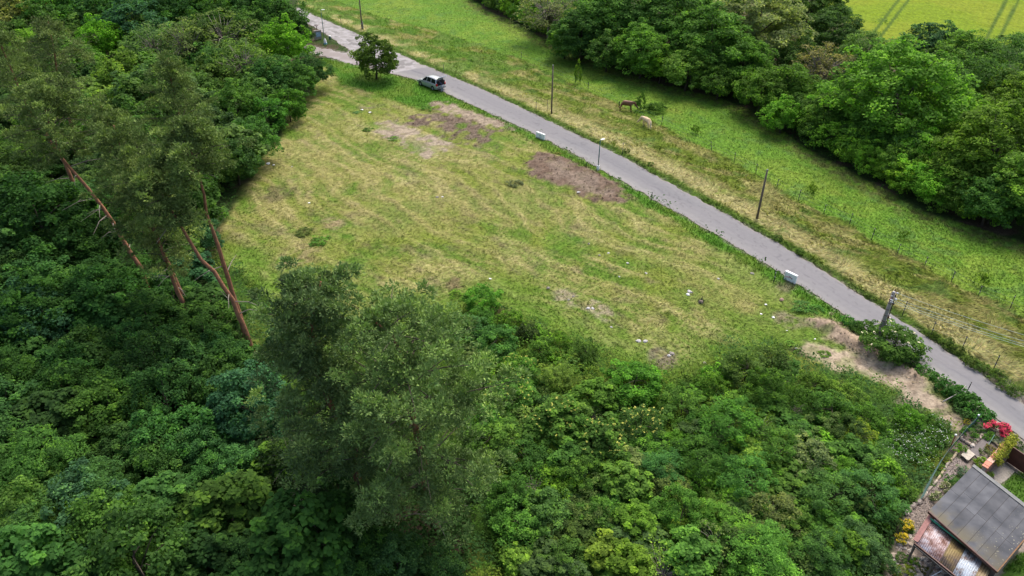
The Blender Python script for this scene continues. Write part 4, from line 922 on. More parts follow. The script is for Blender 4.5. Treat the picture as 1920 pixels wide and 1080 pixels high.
# ------------------------------------------------------------------ fence posts with wire
def post(base, hgt, lean, name, label, group, r=.035, band=False, mat='post', extras=None):
    o = thing(name, label, 'post', obj_at(base), 0, group)
    t = Vector((lean * hgt, 0, hgt)); MB().tube([(0, 0, -.2), t], [r, r], 6).build('stake', K[mat], o)
    MB().tube([t, t + Vector((0, 0, .03))], [r * 1.15, r * .9], 6).build('cap', K['black'], o)
    if band: q = t * .72; MB().tube([q, q + Vector((0, 0, .1))], r * 1.25, 8).build('band', K['white'], o)
    for f in (.45, .9): q = t * f; MB().box(q, (r * 3, r * 3, .03)).build('clip', K['grey_metal'], o)
    return o
FP = [(977, 112, 1092), (1102, 172, 0), (1240, 237, 0), (1335, 284, 1), (1376, 305, 0), (1417, 326, 0), (1456, 353, 0), (1496, 377, 0), (1544, 401, 0), (1592, 422, 0), (1634, 449, 0), (1682, 476, 0), (1733, 500, 0), (1783, 529, 0), (1834, 556, 0), (1893, 580, 0)]
near = ['far left one above the wooden pole', 'one above the slim wooden pole', 'one right of the pale horse', 'one leaning to the left, third from the horses', 'one right of the left leaning post', 'one just left of the dark leaning pole top',
        'one just right of the dark leaning pole top', 'second one right of the dark leaning pole', 'third one right of the dark leaning pole', 'fourth one right of the dark leaning pole', 'one midway between the dark pole and the concrete pole', 'one above and left of the concrete pole',
        'one straight above the concrete pole', 'one up and right of the concrete pole', 'last but one at the right edge beside the sapling', 'last one at the right picture edge']
for (px, py, k), nt in zip(FP, near):
    post(G(px, py), 1.35 + .2 * math.sin(px), -.25 if k == 1 else .03 * math.sin(px * 3), 'fence_post', 'thin dark pasture fence post, ' + nt, 'thin fence posts between paddock and pasture')
def strands(pxs, hs, label, name='fence_wire'):
    m = MB(); P_ = [G(*p) for p in pxs]; o_ = P_[0]
    for h in hs:
        for a, b in zip(P_[:-1], P_[1:]):
            m.tube([a + Vector((0, 0, h)) - o_, (a + b) / 2 + Vector((0, 0, h - .06)) - o_, b + Vector((0, 0, h)) - o_], .008, 3, cap=False)
    w = m.build(name, K['wire']); w.location = o_; tag(w, label, 'wire')
strands([(977, 112), (1102, 172), (1240, 237), (1335, 284), (1376, 305), (1417, 326), (1456, 353), (1496, 377), (1544, 401), (1592, 422), (1634, 449), (1682, 476), (1733, 500), (1783, 529), (1834, 556), (1893, 580), (1990, 635)], (.7, 1.2), 'thin wires strung along the posts between paddock and pasture')
RP_ = [(640, 47, 'near the top left lamp'), (832, 137, 'above the parked car'), (1005, 208, 'left of the slim wooden pole'), (1026, 205, 'against the foot of the slim wooden pole'), (1167, 289, 'right of the middle street lamp'), (1691, 593, 'right of the concrete pole'),
       (1745, 630, 'right of the flowering elder bush'), (1803, 656, 'under the power wires in the dry grass'), (1861, 695, 'nearest the right edge by the road')]
for px, py, nt in RP_: post(G(px, py), 1.5 + .15 * math.sin(px * 2), .02 * math.sin(px), 'fence_post', 'thin dark roadside paddock post ' + nt, 'thin fence posts along the road')
strands([(1691, 593), (1745, 630), (1803, 656), (1861, 695), (1960, 760)], (.8, 1.35), 'thin wires of the roadside paddock fence at the right')
for px, py, nt, bd in [(687, 151, 'beside the round tree trunk on its left', 0), (727, 141, 'at the lane edge right of the round tree', 0), (1221, 378, 'at the road edge below the bare soil patch', 0), (1450, 531, 'with a white band beside the white cabinet', 1), (1811, 738, 'in the green verge beside the grey branch', 0)]:
    post(G(px, py), 1.6 if bd else 1.15, .05 if px > 1800 else 0, 'marker_post', 'dark post ' + nt, 'dark posts on the field side of the road', r=.04, band=bool(bd))

# ------------------------------------------------------------------ cabinets, board, bin, bollard sign
def frame2(a, b):
    d = (b - a); return math.atan2(d.y, d.x), d.length
def cabinet(pa, pb, h, d, label, hose):
    a, b = G(*pa), G(*pb); az, L = frame2(a, b); mid = (a + b) / 2; o = thing('utility_cabinet', label, 'cabinet', (mid.x, mid.y, 0), az, 'white utility cabinets')
    MB().box((0, d / 2, .03), (L + .06, d + .06, .12)).build('plinth', K['concrete'], o)
    MB().box((0, d / 2, .09 + h / 2), (L, d, h)).build('housing', K['white'], o, bevel=.015)
    MB().box((0, d / 2, .09 + h + .02), (L + .05, d + .06, .05)).build('lid', K['white'], o, bevel=.015)
    for s in (-1, 1):
        dr = MB().box((s * L / 4, -.012, .09 + h * .52), (L / 2 - .03, .02, h * .86)).build('door', K['white'], o, bevel=.006)
        MB().box((s * .06, -.032, .09 + h * .6), (.03, .02, .12)).build('handle', K['black'], dr)
    if hose:
        MB().tube([(-L * .45, -.05, h * .42), (-L * .2, -.08, h * .62), (L * .05, -.08, h * .66), (L * .18, -.06, h * .62)], .022, 8).build('hose', K['dirtcable'], o, smooth=True)
        MB().tube([(L * .18, -.02, h * .6), (L * .18, -.09, h * .6)], .045, 8).build('plug', K['black'], o)
        MB().box((-L * .33, -.03, h * .25), (.07, .04, .06)).build('plug', K['black'], o)
    else:
        MB().box((0.02, -.03, h * .38), (.045, .03, h * .42)).build('lock_bar', K['black'], o)
cabinet((1005, 258), (1020, 264), .72, .2, 'small white utility cabinet on the verge left of the middle street lamp', False)
cabinet((1469, 524), (1490, 534), .85, .2, 'white utility cabinet with a red hose across its front beside a banded post', True)
K['verge'] = None
a, b = G(589.5, 75), G(604, 74); az, L = frame2(a, b); o = thing('notice_board', 'pale concrete notice board with a framed picture half hidden by the dark tree', 'notice board', obj_at((a + b) / 2), az + .35)
MB().box((0, 0, .85), (L * 1.02, .14, 1.5)).build('panel', K['concrete'], o, bevel=.01)
MB().box((0, -.02, 1.63), (L * 1.08, .3, .09)).build('roof', K['concrete'], o)
fr_ = MB().box((.1, -.085, .95), (L * .7, .03, .95)).build('frame', K['grey_metal'], o)
MB().box((.1, -.105, .95), (L * .62, .012, .82)).build('poster', simple('faded_poster', (.22, .33, .42), .5, var=.5, scale=3), fr_)
for s in (-1, 1): MB().box((s * L * .42, 0, .06), (.14, .18, .32)).build('leg', K['concrete'], o)
g = G(619.5, 78); o = thing('litter_bin', 'dark green litter bin on a post on the grass island', 'bin', obj_at(g))
MB().tube([(0, 0, 0), (0, 0, 1.05)], .03, 6).build('post', K['grey_metal'], o)
MB().tube([(0, -.08, .35), (0, -.08, .5), (0, -.08, 1.0)], [.14, .17, .19], 14).build('bucket', simple('dark_green_plastic', (.01, .06, .04), .5), o, smooth=True)
MB().tube([(0, -.08, 1.0), (0, -.08, 1.06), (0, -.08, 1.12)], [.2, .2, .12], 14).build('lid', K['lamp_white'], o)
g = G(610.5, 81.5); o = thing('marker_stone', 'small white and blue painted stone pyramid at the foot of the far lamp', 'stone', (g.x + .1, g.y - .5, 0))
MB().tube([(0, 0, 0), (0, 0, .45), (0, 0, .95)], [.34, .26, .13], 4).build('stone', K['white'], o); MB().tube([(0, 0, .06), (0, 0, .24)], [.36, .32], 4).build('blue_band', simple('blue_paint', (.12, .35, .42), .6), o)
g = G(595, 62); o = thing('wooden_signpost', 'short brown post with a round slanted roof behind the notice board', 'signpost', obj_at(g))
MB().tube([(0, 0, -.1), (0, 0, 1.35)], .06, 8).build('post', simple('brown_stain', (.11, .05, .03), .8), o); MB().tube([(0, 0, 1.32), (0, 0, 1.42), (0, 0, 1.52)], [.42, .34, .05], 14).build('cap', simple('grey_brown_disc', (.2, .17, .16), .8), o)

# ------------------------------------------------------------------ car with its tailgate up
fw_, rw_ = G(788.5, 160), G(814, 170); az, WBm = frame2(rw_, fw_)            # local +x is the car's front
WB = 2.95; side = 1.0
mid = (fw_ + rw_) / 2; nrm = Vector((-math.sin(az), math.cos(az), 0)); toward = -1 if nrm.y > 0 else 1     # near side faces the camera
mid = mid - nrm * toward * .82
o = thing('parked_car', 'silver grey minivan parked at the road edge with its tailgate raised', 'car', (mid.x, mid.y, .02), az)
def carpaint(name, c):
    m, n, l = nmat(name); b = n['Principled BSDF']; b.inputs['Base Color'].default_value = (*c, 1); b.inputs['Metallic'].default_value = .35; b.inputs['Roughness'].default_value = .3; b.inputs['Coat Weight'].default_value = .6; b.inputs['Coat Roughness'].default_value = .08
    return m
paint = carpaint('silver_grey_paint', (.40, .43, .43)); glass = simple('dark_car_glass', (.012, .015, .018), .08, spec=.6, var=.02); dark = simple('dark_car_interior', (.01, .01, .012), .9)
# body: cross-sections along x
secs = [  # x, half width, z bottom, z belt (side top), z top centre, half width at top
 (2.38, .70, .32, .62, .66, .60), (2.28, .86, .24, .72, .80, .74), (1.95, .93, .22, .86, .95, .80), (1.35, .95, .22, .98, 1.06, .84), (1.05, .96, .22, 1.02, 1.10, .86),
 (.2, .97, .22, 1.06, 1.12, .86), (-1.0, .97, .22, 1.08, 1.13, .86), (-1.9, .96, .22, 1.08, 1.10, .88), (-2.28, .92, .26, 1.04, 1.06, .86), (-2.40, .84, .34, .72, .76, .80)]
bm_ = MB(); n = 12
for (x, hw, zb, zs, zt, ht) in secs:
    ring = [(x, -hw * .92, zb), (x, -hw, zb + .16), (x, -hw, (zb + zs) / 2 + .05), (x, -hw * .985, zs - .06), (x, -hw * .95, zs), (x, -ht * .5, zt), (x, ht * .5, zt), (x, hw * .95, zs), (x, hw * .985, zs - .06), (x, hw, (zb + zs) / 2 + .05), (x, hw, zb + .16), (x, hw * .92, zb)]
    bm_.v += ring
for i in range(len(secs) - 1):
    for k in range(n): a = i * n + k; b = i * n + (k + 1) % n; bm_.f.append((a, a + n, b + n, b))
bm_.f.append(tuple(range(n))); bm_.f.append(tuple(range((len(secs) - 1) * n, len(secs) * n))[::-1])
body = bm_.build('body', paint, o, smooth=True); body.modifiers.new('e', 'EDGE_SPLIT').split_angle = .7
# greenhouse: glass block, roof and pillars
gh = MB(); gsec = [(1.12, 1.05, 1.12, .80), (.42, 1.10, 1.66, .66), (-.2, 1.11, 1.73, .68), (-1.4, 1.11, 1.73, .68), (-1.98, 1.10, 1.66, .68), (-2.20, 1.09, 1.12, .80)]
def ghring(x, zb, zt, ht): return [(x, -.86, zb), (x, -ht, zt - .06), (x, ht, zt - .06), (x, .86, zb)]
gh.v = [v for s_ in gsec for v in ghring(*s_)]
for i in range(len(gsec) - 1):
    for k in range(3): a = i * 4 + k; gh.f.append((a, a + 4, a + 5, a + 1))
gh.f.append((0, 1, 2, 3)); gh.build('window_glass', glass, o)
rf = MB(); rs = [(.52, 1.60, .60), (.40, 1.67, .66), (-.2, 1.745, .70), (-1.4, 1.745, .70), (-1.95, 1.69, .69), (-2.05, 1.66, .66)]
rf.v = [v for (x, z, h) in rs for v in ((x, -h, z - .05), (x, -h * .8, z), (x, h * .8, z), (x, h, z - .05), (x, 0, z - .06))]
for i in range(len(rs) - 1):
    for k in range(5): a = i * 5 + k; b = i * 5 + (k + 1) % 5; rf.f.append((a, a + 5, b + 5, b))
rf.f += [(0, 1, 2, 3, 4), (29, 28, 27, 26, 25)]
rf.build('roof', paint, o, smooth=True)
for s in (-1, 1):
    for (x0, x1, t0, t1) in ((1.18, .46, .85, .67), (.05, -.02, .875, .70), (-.98, -.95, .875, .70), (-2.22, -2.02, .87, .69)):
        MB().bar((x0, s * t0, 1.06), (x1, s * t1, 1.68), .09 if x0 > -2 else .16, .05).build('pillar', paint, o)
    MB().tube([(.2, s * .60, 1.76), (.1, s * .60, 1.80), (-1.7, s * .60, 1.80), (-1.8, s * .60, 1.74)], .02, 6).build('roof_rail', K['grey_metal'], o)
    m_ = MB().box((.92, s * 1.04, 1.12), (.16, .22, .15)).build('mirror', paint, o, bevel=.03)
    MB().box((-2.27, s * .80, .98), (.24, .24, .36)).build('tail_light', simple('red_lens', (.5, .02, .02), .2), o, bevel=.03)
    MB().box((2.25, s * .68, .68), (.22, .34, .16)).build('headlight', simple('headlight_glass', (.6, .62, .63), .12), o, bevel=.04)
    for xw in (WB / 2, -WB / 2):
        w_ = MB().tube([(xw, s * .76, .32), (xw, s * .99, .32)], .325, 20).build('wheel', K['black'], o, bevel=.03)
        MB().tube([(xw, s * .95, .32), (xw, s * 1.005, .32)], [.22, .2], 10).build('rim', K['grey_metal'], w_)
        MB().tube([(xw, s * .80, .36), (xw, s * .975, .36)], .39, 20).build('wheel_arch', dark, o)
    for xd in (.12, -.98): MB().box((xd, s * .975, .66), (.012, .006, .72)).build('door_seam', dark, o)
    for xd in (.0, -1.1): MB().box((xd - .12, s * .985, .92), (.2, .03, .035)).build('door_handle', K['grey_metal'], o)
MB().box((-2.20, 0, 1.0), (.34, 1.5, .95)).build('boot_opening', dark, o)
MB().box((-2.42, 0, .50), (.16, 1.72, .26)).build('bumper', carpaint('bumper_paint', (.22, .24, .25)), o, bevel=.05)
MB().box((2.40, 0, .42), (.10, 1.5, .22)).build('bumper', carpaint('bumper_paint_front', (.22, .24, .25)), o, bevel=.04)
MB().box((2.42, 0, .62), (.05, .8, .12)).build('grille', dark, o)
tg = MB().add([(-2.02, -.66, 1.72), (-2.02, .66, 1.72), (-2.85, .72, 2.3), (-2.85, -.72, 2.3), (-2.04, -.66, 1.66), (-2.04, .66, 1.66), (-2.89, .72, 2.22), (-2.89, -.72, 2.22)], [(0, 1, 2, 3), (7, 6, 5, 4), (0, 4, 5, 1), (1, 5, 6, 2), (2, 6, 7, 3), (3, 7, 4, 0)]).build('tailgate', carpaint('tailgate_white', (.6, .62, .63)), o)
MB().add([(-2.15, -.58, 1.822), (-2.15, .58, 1.822), (-2.5, .6, 2.07), (-2.5, -.6, 2.07)], [(0, 1, 2, 3)]).build('rear_window', glass, tg)
for s in (-1, 1): MB().tube([(-2.1, s * .66, 1.35), (-2.55, s * .66, 1.8)], .014, 5).build('gas_strut', K['grey_metal'], o)
CAR = (mid, az)

# ------------------------------------------------------------------ skin-grown bodies
def skinned(name, nodes, edges, mat, parent=None, sub=2, root=0):
    me = bpy.data.meshes.new(name); me.from_pydata([n[0] for n in nodes], edges, []); me.update(); ob = link(name, me, parent, mat)
    sk = ob.modifiers.new('skin', 'SKIN'); sk.use_smooth_shade = True
    for i, nd in enumerate(nodes):
        v = me.skin_vertices[0].data[i]; r = nd[1]; v.radius = (r, r) if not hasattr(r, '__len__') else r; v.use_root = (i == root)
    s_ = ob.modifiers.new('sub', 'SUBSURF'); s_.levels = sub; s_.render_levels = sub
    return ob
def chain(nodes, edges, start, pts):
    prev = start
    for p in pts:
        nodes.append(p); edges.append((prev, len(nodes) - 1)); prev = len(nodes) - 1
    return prev
skin_c = simple('skin', (.45, .27, .2), .6); jeans = simple('faded_blue_jeans', (.26, .29, .36), .9); navy = simple('dark_blue_top', (.03, .035, .07), .9); hair = simple('dark_hair', (.02, .015, .012), .8)
# person leaning into the open boot, seen from behind: local +x towards the car
nv = Vector((math.cos(az), math.sin(az), 0)); pp = mid - nv * 2.86 + Vector((-math.sin(az), math.cos(az), 0)) * toward * .25
o = thing('person', 'person in dark blue top and pale jeans leaning into the open minivan boot', 'person', (pp.x, pp.y, .03), az)
N_ = [((0, 0, .93), (.15, .17))]; E_ = []
for s in (-1, 1): chain(N_, E_, 0, [((.0, s * .1, .84), .105), ((.04, s * .12, .5), .07), ((-.02, s * .13, .12), .045), ((-.02, s * .13, .05), .05), ((.14, s * .14, .035), .04)])
skinned('trousers', N_, E_, jeans, o)
N_ = [((0.0, 0, .95), (.15, .15))]; E_ = []; c_ = chain(N_, E_, 0, [((.16, 0, 1.14), (.15, .13)), ((.36, 0, 1.30), (.17, .13)), ((.47, 0, 1.38), .07)])
sh = 2
for s in (-1, 1): chain(N_, E_, sh, [((.42, s * .2, 1.28), .062), ((.52, s * .25, 1.04), .045), ((.72, s * .2, 1.0), .035)])
top_ = skinned('jacket', N_, E_, navy, o)
N_ = [((.47, 0, 1.38), .055)]; E_ = []; chain(N_, E_, 0, [((.56, 0, 1.43), .06), ((.62, 0, 1.47), .095), ((.68, 0, 1.48), .085)]); hd_ = skinned('head', N_, E_, skin_c, o)
N_ = [((.56, 0, 1.50), .08)]; E_ = []; chain(N_, E_, 0, [((.64, 0, 1.535), .085), ((.70, 0, 1.53), .05)]); skinned('hair', N_, E_, hair, o)
for s in (-1, 1):
    N_ = [((.71, s * .2, 1.0), .03)]; E_ = []; c_ = chain(N_, E_, 0, [((.78, s * .2, .995), .032)])
    for f in (-1.5, -.5, .5, 1.5): chain(N_, E_, c_, [((.83, s * .2 + f * .018, .99), .010), ((.86, s * .2 + f * .02, .965), .009)])
    chain(N_, E_, 0, [((.75, s * .2 - s * .04, 1.0), .011), ((.79, s * .2 - s * .055, .98), .01)]); skinned('hand', N_, E_, skin_c, o, 1)
    MB().box((.09, s * .14, .035), (.27, .1, .07)).build('shoe', K['black'], o, bevel=.025)

# ------------------------------------------------------------------ horses. local +x is forward
def horse(loc, az, coat, mane, label, head_low, gait, turn=0.0, lowleg=None):
    o = thing('horse', label, 'horse', obj_at(loc), az, 'grazing horses')
    nd = [((0, 0, 1.12), (.27, .29))]; ed = []
    ch = chain(nd, ed, 0, [((.38, 0, 1.10), (.26, .29)), ((.68, 0, 1.14), (.22, .28))]); chest = ch
    rp = chain(nd, ed, 0, [((-.42, 0, 1.15), (.27, .28)), ((-.74, 0, 1.17), (.21, .24))]); rump = rp
    hx, hz = head_low
    ny = math.sin(turn)
    nk = chain(nd, ed, chest, [((.95, .1 * ny, 1.25 * .55 + .45 * (hz + .35)), (.13, .19)), ((1.2, .3 * ny, (1.25 + hz) / 2 + .18), (.10, .15)), ((hx, .5 * ny, hz + .12), (.095, .12))])
    chain(nd, ed, nk, [((hx + .16, .6 * ny, hz - .06), (.085, .10)), ((hx + .29, .68 * ny, hz - .24), (.062, .07)), ((hx + .35, .72 * ny, hz - .35), (.055, .055))])
    for s, g_ in ((-1, gait[0]), (1, gait[1])):
        chain(nd, ed, chest, [((.66, s * .16, .82), .10), ((.66 + g_ * .5, s * .17, .48), .058), ((.66 + g_, s * .17, .16), .038), ((.69 + g_, s * .17, .06), .055)])
    for s, g_ in ((-1, gait[2]), (1, gait[3])):
        chain(nd, ed, rump, [((-.68, s * .17, .84), .13), ((-.60 + g_ * .3, s * .18, .66), .085), ((-.86 + g_ * .6, s * .18, .46), .052), ((-.80 + g_, s * .18, .16), .038), ((-.77 + g_, s * .18, .06), .055)])
    nd = [(p, (r[0] * 1.28, r[1] * 1.4) if hasattr(r, '__len__') else r * 1.35) for p, r in nd]
    skinned('body', nd, ed, coat, o)
    for s in (-1, 1): MB().tube([(hx + .02, .5 * ny + s * .06, hz + .2), (hx + .01, .5 * ny + s * .075, hz + .29), (hx - .01, .5 * ny + s * .08, hz + .37)], [.03, .035, .006], 6).build('ear', coat, o, smooth=True)
    mn = MB().tube([(.72, 0, 1.40), (.95, .1 * ny, 1.25 * .55 + .45 * (hz + .35) + .2), (1.2, .3 * ny, (1.25 + hz) / 2 + .34), (hx + .02, .5 * ny, hz + .25), (hx + .12, .58 * ny, hz + .05)], [.03, .06, .065, .05, .015], 6); mn.build('mane', mane, o, smooth=True)
    MB().tube([(-.92, 0, 1.27), (-1.0, 0, 1.15), (-1.02, .02, .8), (-1.0, .03, .4), (-.98, .03, .22)], [.05, .075, .085, .06, .015], 8).build('tail', mane, o, smooth=True)
    for s in (-1, 1): MB().tube([(hx + .14, .58 * ny + s * .082, hz + .01), (hx + .14, .58 * ny + s * .098, hz + .01)], .018, 8).build('eye', K['black'], o)
    for s, x in ((-1, .69 + gait[0]), (1, .69 + gait[1]), (-1, -.77 + gait[2]), (1, -.77 + gait[3])): MB().tube([(x, s * .17, 0), (x, s * .17, .09)], [.07, .055], 8).build('hoof', K['black'] if coat.name != 'cream_coat' else K['wood'], o, smooth=True)
    return o
bay = simple('bay_coat', (.15, .07, .035), .55, var=.25, scale=2); black_h = simple('black_mane', (.018, .013, .012), .8); cream = simple('cream_coat', (.62, .46, .27), .6, var=.12, scale=2); flax = simple('flaxen_mane', (.72, .62, .44), .8)
a, b = G(1164, 206), G(1182, 208); az_, _ = frame2(a, b); horse((a + b) / 2, az_ + .1, bay, black_h, 'dark bay horse grazing beside the sapling in the paddock', (1.36, .78), (.0, .12, -.05, .1))
g = G(1212, 240); horse(g, math.radians(112), cream, flax, 'pale cream horse with a flaxen tail seen from behind in the paddock', (1.3, .62), (.12, -.08, -.1, .12), turn=.9)

# ------------------------------------------------------------------ single trees and bushes of the open ground
TINT[0] = 1.35
def lone(kind, base_px, top_px, r, c, label, name='lone_tree', cat='tree'):
    g = G(*base_px); h = axis(g, top_px).z; return tree(kind, (g.x, g.y), h, r, c, name, label, cat)
me_, C_ = crown_mesh(501, 6.2, 2.9, .1, 170, 62, .26, .62, lobes=4, flat=.8)
g = G(706, 148); t_ = thing('lone_tree', 'round topped green fruit tree standing beside the lane mouth', 'tree', obj_at(g)); s_h = axis(g, (706, 70)).z / 6.2; t_.scale = (s_h * 1.06,) * 2 + (s_h,)
c_ = link('crown', me_, t_); c_.color = (.085, .15, .028, 1); trunk_mb(6.2, 2.9, .17, np.random.default_rng(3), C_, 9).build('trunk', MAT['bark'], t_, smooth=True)
lone('small', (1200, 206), (1199, 176), .75, (.04, .095, .02), 'small leafy sapling at the nose of the bay horse', 'sapling')
tree('small', (G(1228, 210).x, G(1228, 210).y), 1.35, 1.45, (.045, .105, .02), 'paddock_bush', 'wide low bush behind the two horses', 'bush')
for bp_, tp_, r, nt in (((1083, 156), (1085, 122), .55, 'thin young tree by the fence above the slim wooden pole'), ((1303, 250), (1303, 236), .5, 'tiny sapling in the grass right of the pale horse'), ((1520, 362), (1520, 345), .5, 'yellowish sapling behind the fence right of the dark leaning pole'),
                        ((1693, 450), (1692, 434), .45, 'yellow green sapling behind the fence above the concrete pole'), ((1837, 535), (1836, 512), .6, 'yellow green sapling at the fence near the right edge'), ((1760, 400), (1760, 390), .3, 'tiny sapling on the pasture near the belt')):
    lone('herb', bp_, tp_, r, (.09, .16, .025), nt, 'sapling')
TINT[0] = 1.5
# elder bush with cream flower heads at the concrete pole
def flowers(parent, pos, mat, size, rng, name='flower_head', n=5):
    V = []
    for p in pos:
        for k in range(n):
            q = np.array(p) + rng.normal(0, size * .45, 3); s = size * rng.uniform(.4, .8); a = rng.random() * 6.28; t = np.array([math.cos(a), math.sin(a), rng.normal(0, .3)]) * s; u = np.array([-math.sin(a), math.cos(a), rng.normal(0, .3)]) * s
            V.append([q - t, q - u, q + t, q + u])
    return tag(link(name, quads(name, np.array(V), mat), parent), kind='stuff')
ELD = simple('cream_blossom', (.62, .60, .36), .8, var=.15); WHT = simple('white_blossom', (.75, .76, .72), .8, var=.1)
def crownbush(px, py, rp, c, label, kind='shrub', hr=1.3, name='bush', fl=None, nfl=0, fs=.1, hmax=5, cat='bush'):
    o = crown_tree(px, py, rp, c, kind, label, name=name, cat=cat, hr=hr, hmax=hmax)
    if fl:
        rng = np.random.default_rng(NTREE[0]); ch = [k for k in o.children if k.name.startswith('crown')][0]; n = len(ch.data.vertices); co = np.empty(n * 3, np.float32); ch.data.vertices.foreach_get('co', co); co = co.reshape(-1, 3)
        w = co[co[:, 2] > np.quantile(co[:, 2], .55)]; up_ = w + unit(w - np.array([0, 0, w[:, 2].mean()])) * .1; i = rng.choice(len(up_), nfl, replace=False)
        flowers(o, up_[i], fl, fs, rng).name = 'blossom'
    return o
crownbush(1677, 640, 50, (.052, .105, .024), 'elder bush with cream flower heads at the foot of the concrete pole', fl=ELD, nfl=34, fs=.09, name='elder_bush')
crownbush(1622, 614, 22, (.04, .10, .02), 'small dark leaved bush left of the concrete pole', 'small', 1.1)
crownbush(1652, 622, 22, (.042, .10, .02), 'dark bush hiding the foot of the concrete pole', 'small', 1.5)
crownbush(1700, 668, 24, (.042, .09, .022), 'lower right lobe bush of the elder beside the road', 'small', 1.2)
# verge growth along the road below the elder
rr = random.Random(3)
for px, py, r in [(1735, 700, .8), (1755, 715, .7), (1778, 730, .9), (1798, 746, .9), (1815, 758, .9), (1832, 772, .9), (1846, 785, .8), (1795, 735, .6), (1812, 748, .7), (1590, 600, .6), (1605, 612, .55), (1845, 775, .5)]:
    g = G(px, py, .3); tree('herb', (g.x, g.y), r * rr.uniform(.9, 1.3), r, (.042, .12, .026), 'verge_plant', 'tuft of dense dark green plants on the verge between sandy track and road', 'plant', 'dense green plants on the verge by the track')
for px, py, r in [(1745, 645, .5), (1770, 660, .6), (1790, 672, .55), (1815, 695, .6), (1835, 705, .6), (1860, 720, .7), (1880, 740, .6), (1900, 752, .6), (1170, 297, .4), (1215, 322, .4), (1453, 462, .5), (1495, 487, .5)]:
    g = G(px + 5, py - 15, .2); tree('herb', (g.x, g.y), r * 1.0, r, (.05, .09, .022), 'verge_plant', 'low weedy tuft on the paddock side of the road', 'plant', 'weedy tufts on the paddock side of the road')
for px, py, r, nt, c in [(600, 455, 1.0, 'dark green bramble patch in the mown field near the big pine top', (.04, .10, .018)), (570, 437, .9, 'low bramble patch on the left of the mown field', (.055, .09, .03)), (738, 262, .7, 'weed patch at the corner of the pale soil', (.045, .11, .02)), (800, 205, .9, 'weed patch above the brown soil', (.045, .11, .02)),
                         (965, 345, .9, 'greyish thistle patch left of the dark bare soil', (.07, .10, .06)), (690, 245, .7, 'green weed patch left of the pale soil', (.045, .11, .025)), (1500, 577, .9, 'dark green nettle patch right of the white cabinet', (.042, .11, .03)), (1525, 580, .8, 'green nettle patch above the sandy ridge', (.045, .12, .03)),
                         (670, 212, .5, 'small green weed patch at the field top', (.05, .12, .05)), (1315, 565, .35, 'tiny dark plant beside the tree stump', (.03, .05, .02)), (860, 555, .8, 'leafy weeds at the lower field edge above the thicket', (.05, .12, .02)), (1045, 290, .5, 'reddish green weed at the top of the dark soil patch', (.09, .10, .03)), (1545, 665, .5, 'small weed clump on the sandy track', (.05, .12, .02)), (1480, 645, .45, 'bright weed at the start of the sandy track', (.06, .14, .03))]:
    g = G(px, py); tree('herb', (g.x, g.y), r * .4, r, (c[0] * 1.5, c[1] * 1.35, c[2] * 1.3), 'weed_patch', nt, 'plant')

# ------------------------------------------------------------------ small things lying in the field
def stone(px, py, size, c, label, name='stone', flat=.5):
    g = G(px, py); rng = np.random.default_rng(px * 3 + py); import bmesh
    bm2 = bmesh.new(); bmesh.ops.create_icosphere(bm2, subdivisions=2, radius=1)
    for v in bm2.verts: k = 1 + rng.normal(0, .1); v.co = Vector((v.co.x * size * k * rng.uniform(.9, 1.1), v.co.y * size * k * .8, max(-.3, v.co.z) * size * flat * k))
    me = bpy.data.meshes.new(name); bm2.to_mesh(me); bm2.free(); ob = link(name, me, None, c); ob.location = (g.x, g.y, H_at(g.x, g.y) + size * .12); ob.rotation_euler = (0, 0, px); return tag(ob, label, 'stone')
st_l = simple('pale_stone', (.42, .41, .40), .9, var=.25, scale=9); st_g = simple('grey_stone', (.24, .22, .20), .95, var=.3, scale=9); st_w = simple('white_scrap', (.72, .73, .73), .7, var=.1)
for px, py, s, m_, nt in [(1293, 547, .26, st_l, 'larger pale flat stone of the pair left of the stump'), (1290, 552, .22, st_w, 'whitish stone in front of the larger one left of the stump'), (1347, 524, .14, st_l, 'pale stone alone in the grass above the stump'), (1211, 513, .17, st_l, 'brownish pale stone in the middle of the grazed field'),
                          (1104, 457, .15, st_g, 'small stone at the far middle of the field'), (1141, 474, .14, st_l, 'pale stone right of the small dark one'), (1124, 478, .13, st_g, 'dark stone beside the pale one in the field middle'), (1177, 493, .16, st_l, 'light grey stone in the field middle'), (1161, 519, .12, st_l, 'tiny pale stone left of the brownish one'),
                          (1028, 543, .2, st_g, 'grey stone in the bare patch at the field bottom'), (1103, 579, .2, st_l, 'left stone of a pair below the bare patch'), (1111, 579, .2, st_l, 'right stone of a pair below the bare patch'), (1146, 614, .13, st_l, 'bluish pale stone on the weedy slope'), (1197, 641, .22, st_l, 'left grey stone among the weeds of the slope'),
                          (1210, 641, .22, st_l, 'right grey stone among the weeds of the slope'), (1259, 664, .24, st_g, 'big grey stone at the thicket edge'), (1254, 669, .17, st_l, 'pale stone touching the big grey one at the thicket edge'), (1321, 683, .16, st_g, 'grey stone at the thicket edge to the right'), (1326, 698, .16, st_l, 'pale stone just above the thicket'), (1410, 514, .22, st_g, 'grey brown stone at the verge left of the banded post'),
                          (1465, 564, .25, simple('broken_brick_lump', (.30, .2, .15), .9, var=.3), 'brownish rubble lump below the white cabinet'), (820, 371, .2, st_g, 'dark lump in the mown field middle'), (1298, 548, .12, st_g, 'small dark stone right of the pale pair'), (1066, 563, .16, st_g, 'dark stone in the sandy bare patch'), (1075, 557, .13, st_g, 'small dark stone right of the sandy bare patch')]:
    stone(px, py, s, m_, nt)
